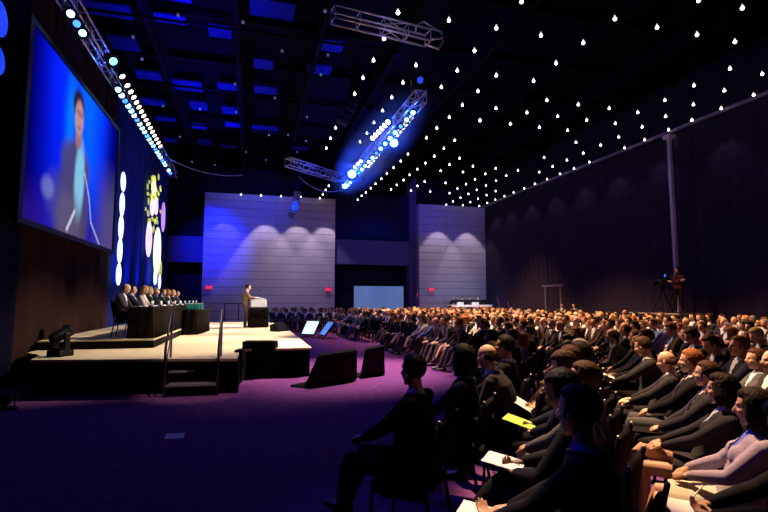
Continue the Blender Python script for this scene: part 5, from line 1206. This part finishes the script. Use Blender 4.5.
for f in (.08, .22, .36, .5, .64, .78, .92):
    q = P0.lerp(P1, f); lamp('SPOT', (q.x-.1, q.y-.2, q.z-.7), (q.x, q.y, 20), 260, (.01, .10, 1), .06, 110, .6)
lamp('SPOT', (1.9, 6.4, 8.2), (1.35, 2.55, .7), 7000, (1, .66, .42), .06, 9.5, .5)  # unseen warm spot added for the papers on second-row laps
for px in ((352, 175), (345, 186), (394, 144)):
    q = onZ(*px, 7.6); lamp('POINT', (q.x-.25, q.y-.5, q.z-.05), (0, 0, 0), 300, (.01, .045, 1), .06)
lamp('POINT', (3.4, 9.2, 7.2), (0, 0, 0), 14, (.55, .5, 1), .1)  # fill added to brighten the silver truss
# downlights grazing the far panels, blue spill at their tops
for x in (-1.7, .9, 3.0, 4.9, 13.2, 15.5):
    lamp('SPOT', (x, 31.6, 8.6), (x, 32.85, 0), (520 if x < 9 else 440) if x > 0 else 90, (.92, .76, .90), .06, 60, .25)
lamp('SPOT', (-3.2, 27.5, 8.9), (-2.4, 33, 5.6), 6000, (.0, .012, 1), .2, 46, .9)
lamp('SPOT', (1, 27, 8.6), (.2, 33, 8.4), 900, (0, .03, 1), .2, 60, .8)
lamp('SPOT', (9, 27, 8.7), (13.2, 33, 8.6), 800, (0, .03, 1), .2, 50, .8)
lamp('SPOT', (8.5, 28, 8.7), (8.5, 33.6, 5.2), 260, (.12, .1, 1), .2, 60, .8)
lamp('POINT', (14.2, 30.3, 2.5), (0, 0, 0), 60, (.4, .5, 1), .1)  # fill added to brighten the control table
lamp('SPOT', (16, 30, 1.6), (16.9, 31, 1.9), 30, BLUE, .1, 100, .9)
# soft scallops on the right drapes
for y in (8.5, 11, 13.5, 16.5, 19, 21.5, 24, 26.5, 29, 31):
    lamp('SPOT', (16.05, y, 8.6), (16.9, y, 3.0), 22+1.5*y, (.72, .55, .95), .08, 70, .3)
lamp('SPOT', (1.5, 26, 5.5), onY(294, 205, 30), 5000, (0, .05, 1), .1, 9, .6)  # blue spot added to pick out the far line array
lamp('SPOT', (1.8, 14.5, 6.0), onY(343, 120, 17.5), 160, BLUE, .1, 8, .8)  # blue spot added for the tip of the near line array
lamp('SPOT', (.6, 8.6, 7.8), (-.9, 9.9, .3), 900, (1, .72, .62), .06, 16, .7)  # unseen spot added to light the stair treads
lamp('SPOT', (12.5, 28.5, 7.5), (14.9, 31.3, 1.4), 2500, (.9, .9, 1), .06, 26, .6)  # unseen narrow spot added to brighten the control table
# red spill high at the right ceiling
lamp('SPOT', (7.6, 9.5, 9.4), (9.0, 10.2, 10.9), 40, (1, .05, .03), .1, 80, .9)
w = bpy.data.worlds.new('world'); sc.world = w; w.use_nodes = True
w.node_tree.nodes['Background'].inputs['Color'].default_value = (0, 0, 0, 1); w.node_tree.nodes['Background'].inputs['Strength'].default_value = 0
sc.view_settings.view_transform = 'Standard'; sc.view_settings.look = 'None'; sc.view_settings.exposure = 0; sc.view_settings.gamma = 1
sc.cycles.use_denoising = True
sc.cycles.max_bounces = 5; sc.cycles.diffuse_bounces = 2; sc.cycles.sample_clamp_indirect = 4
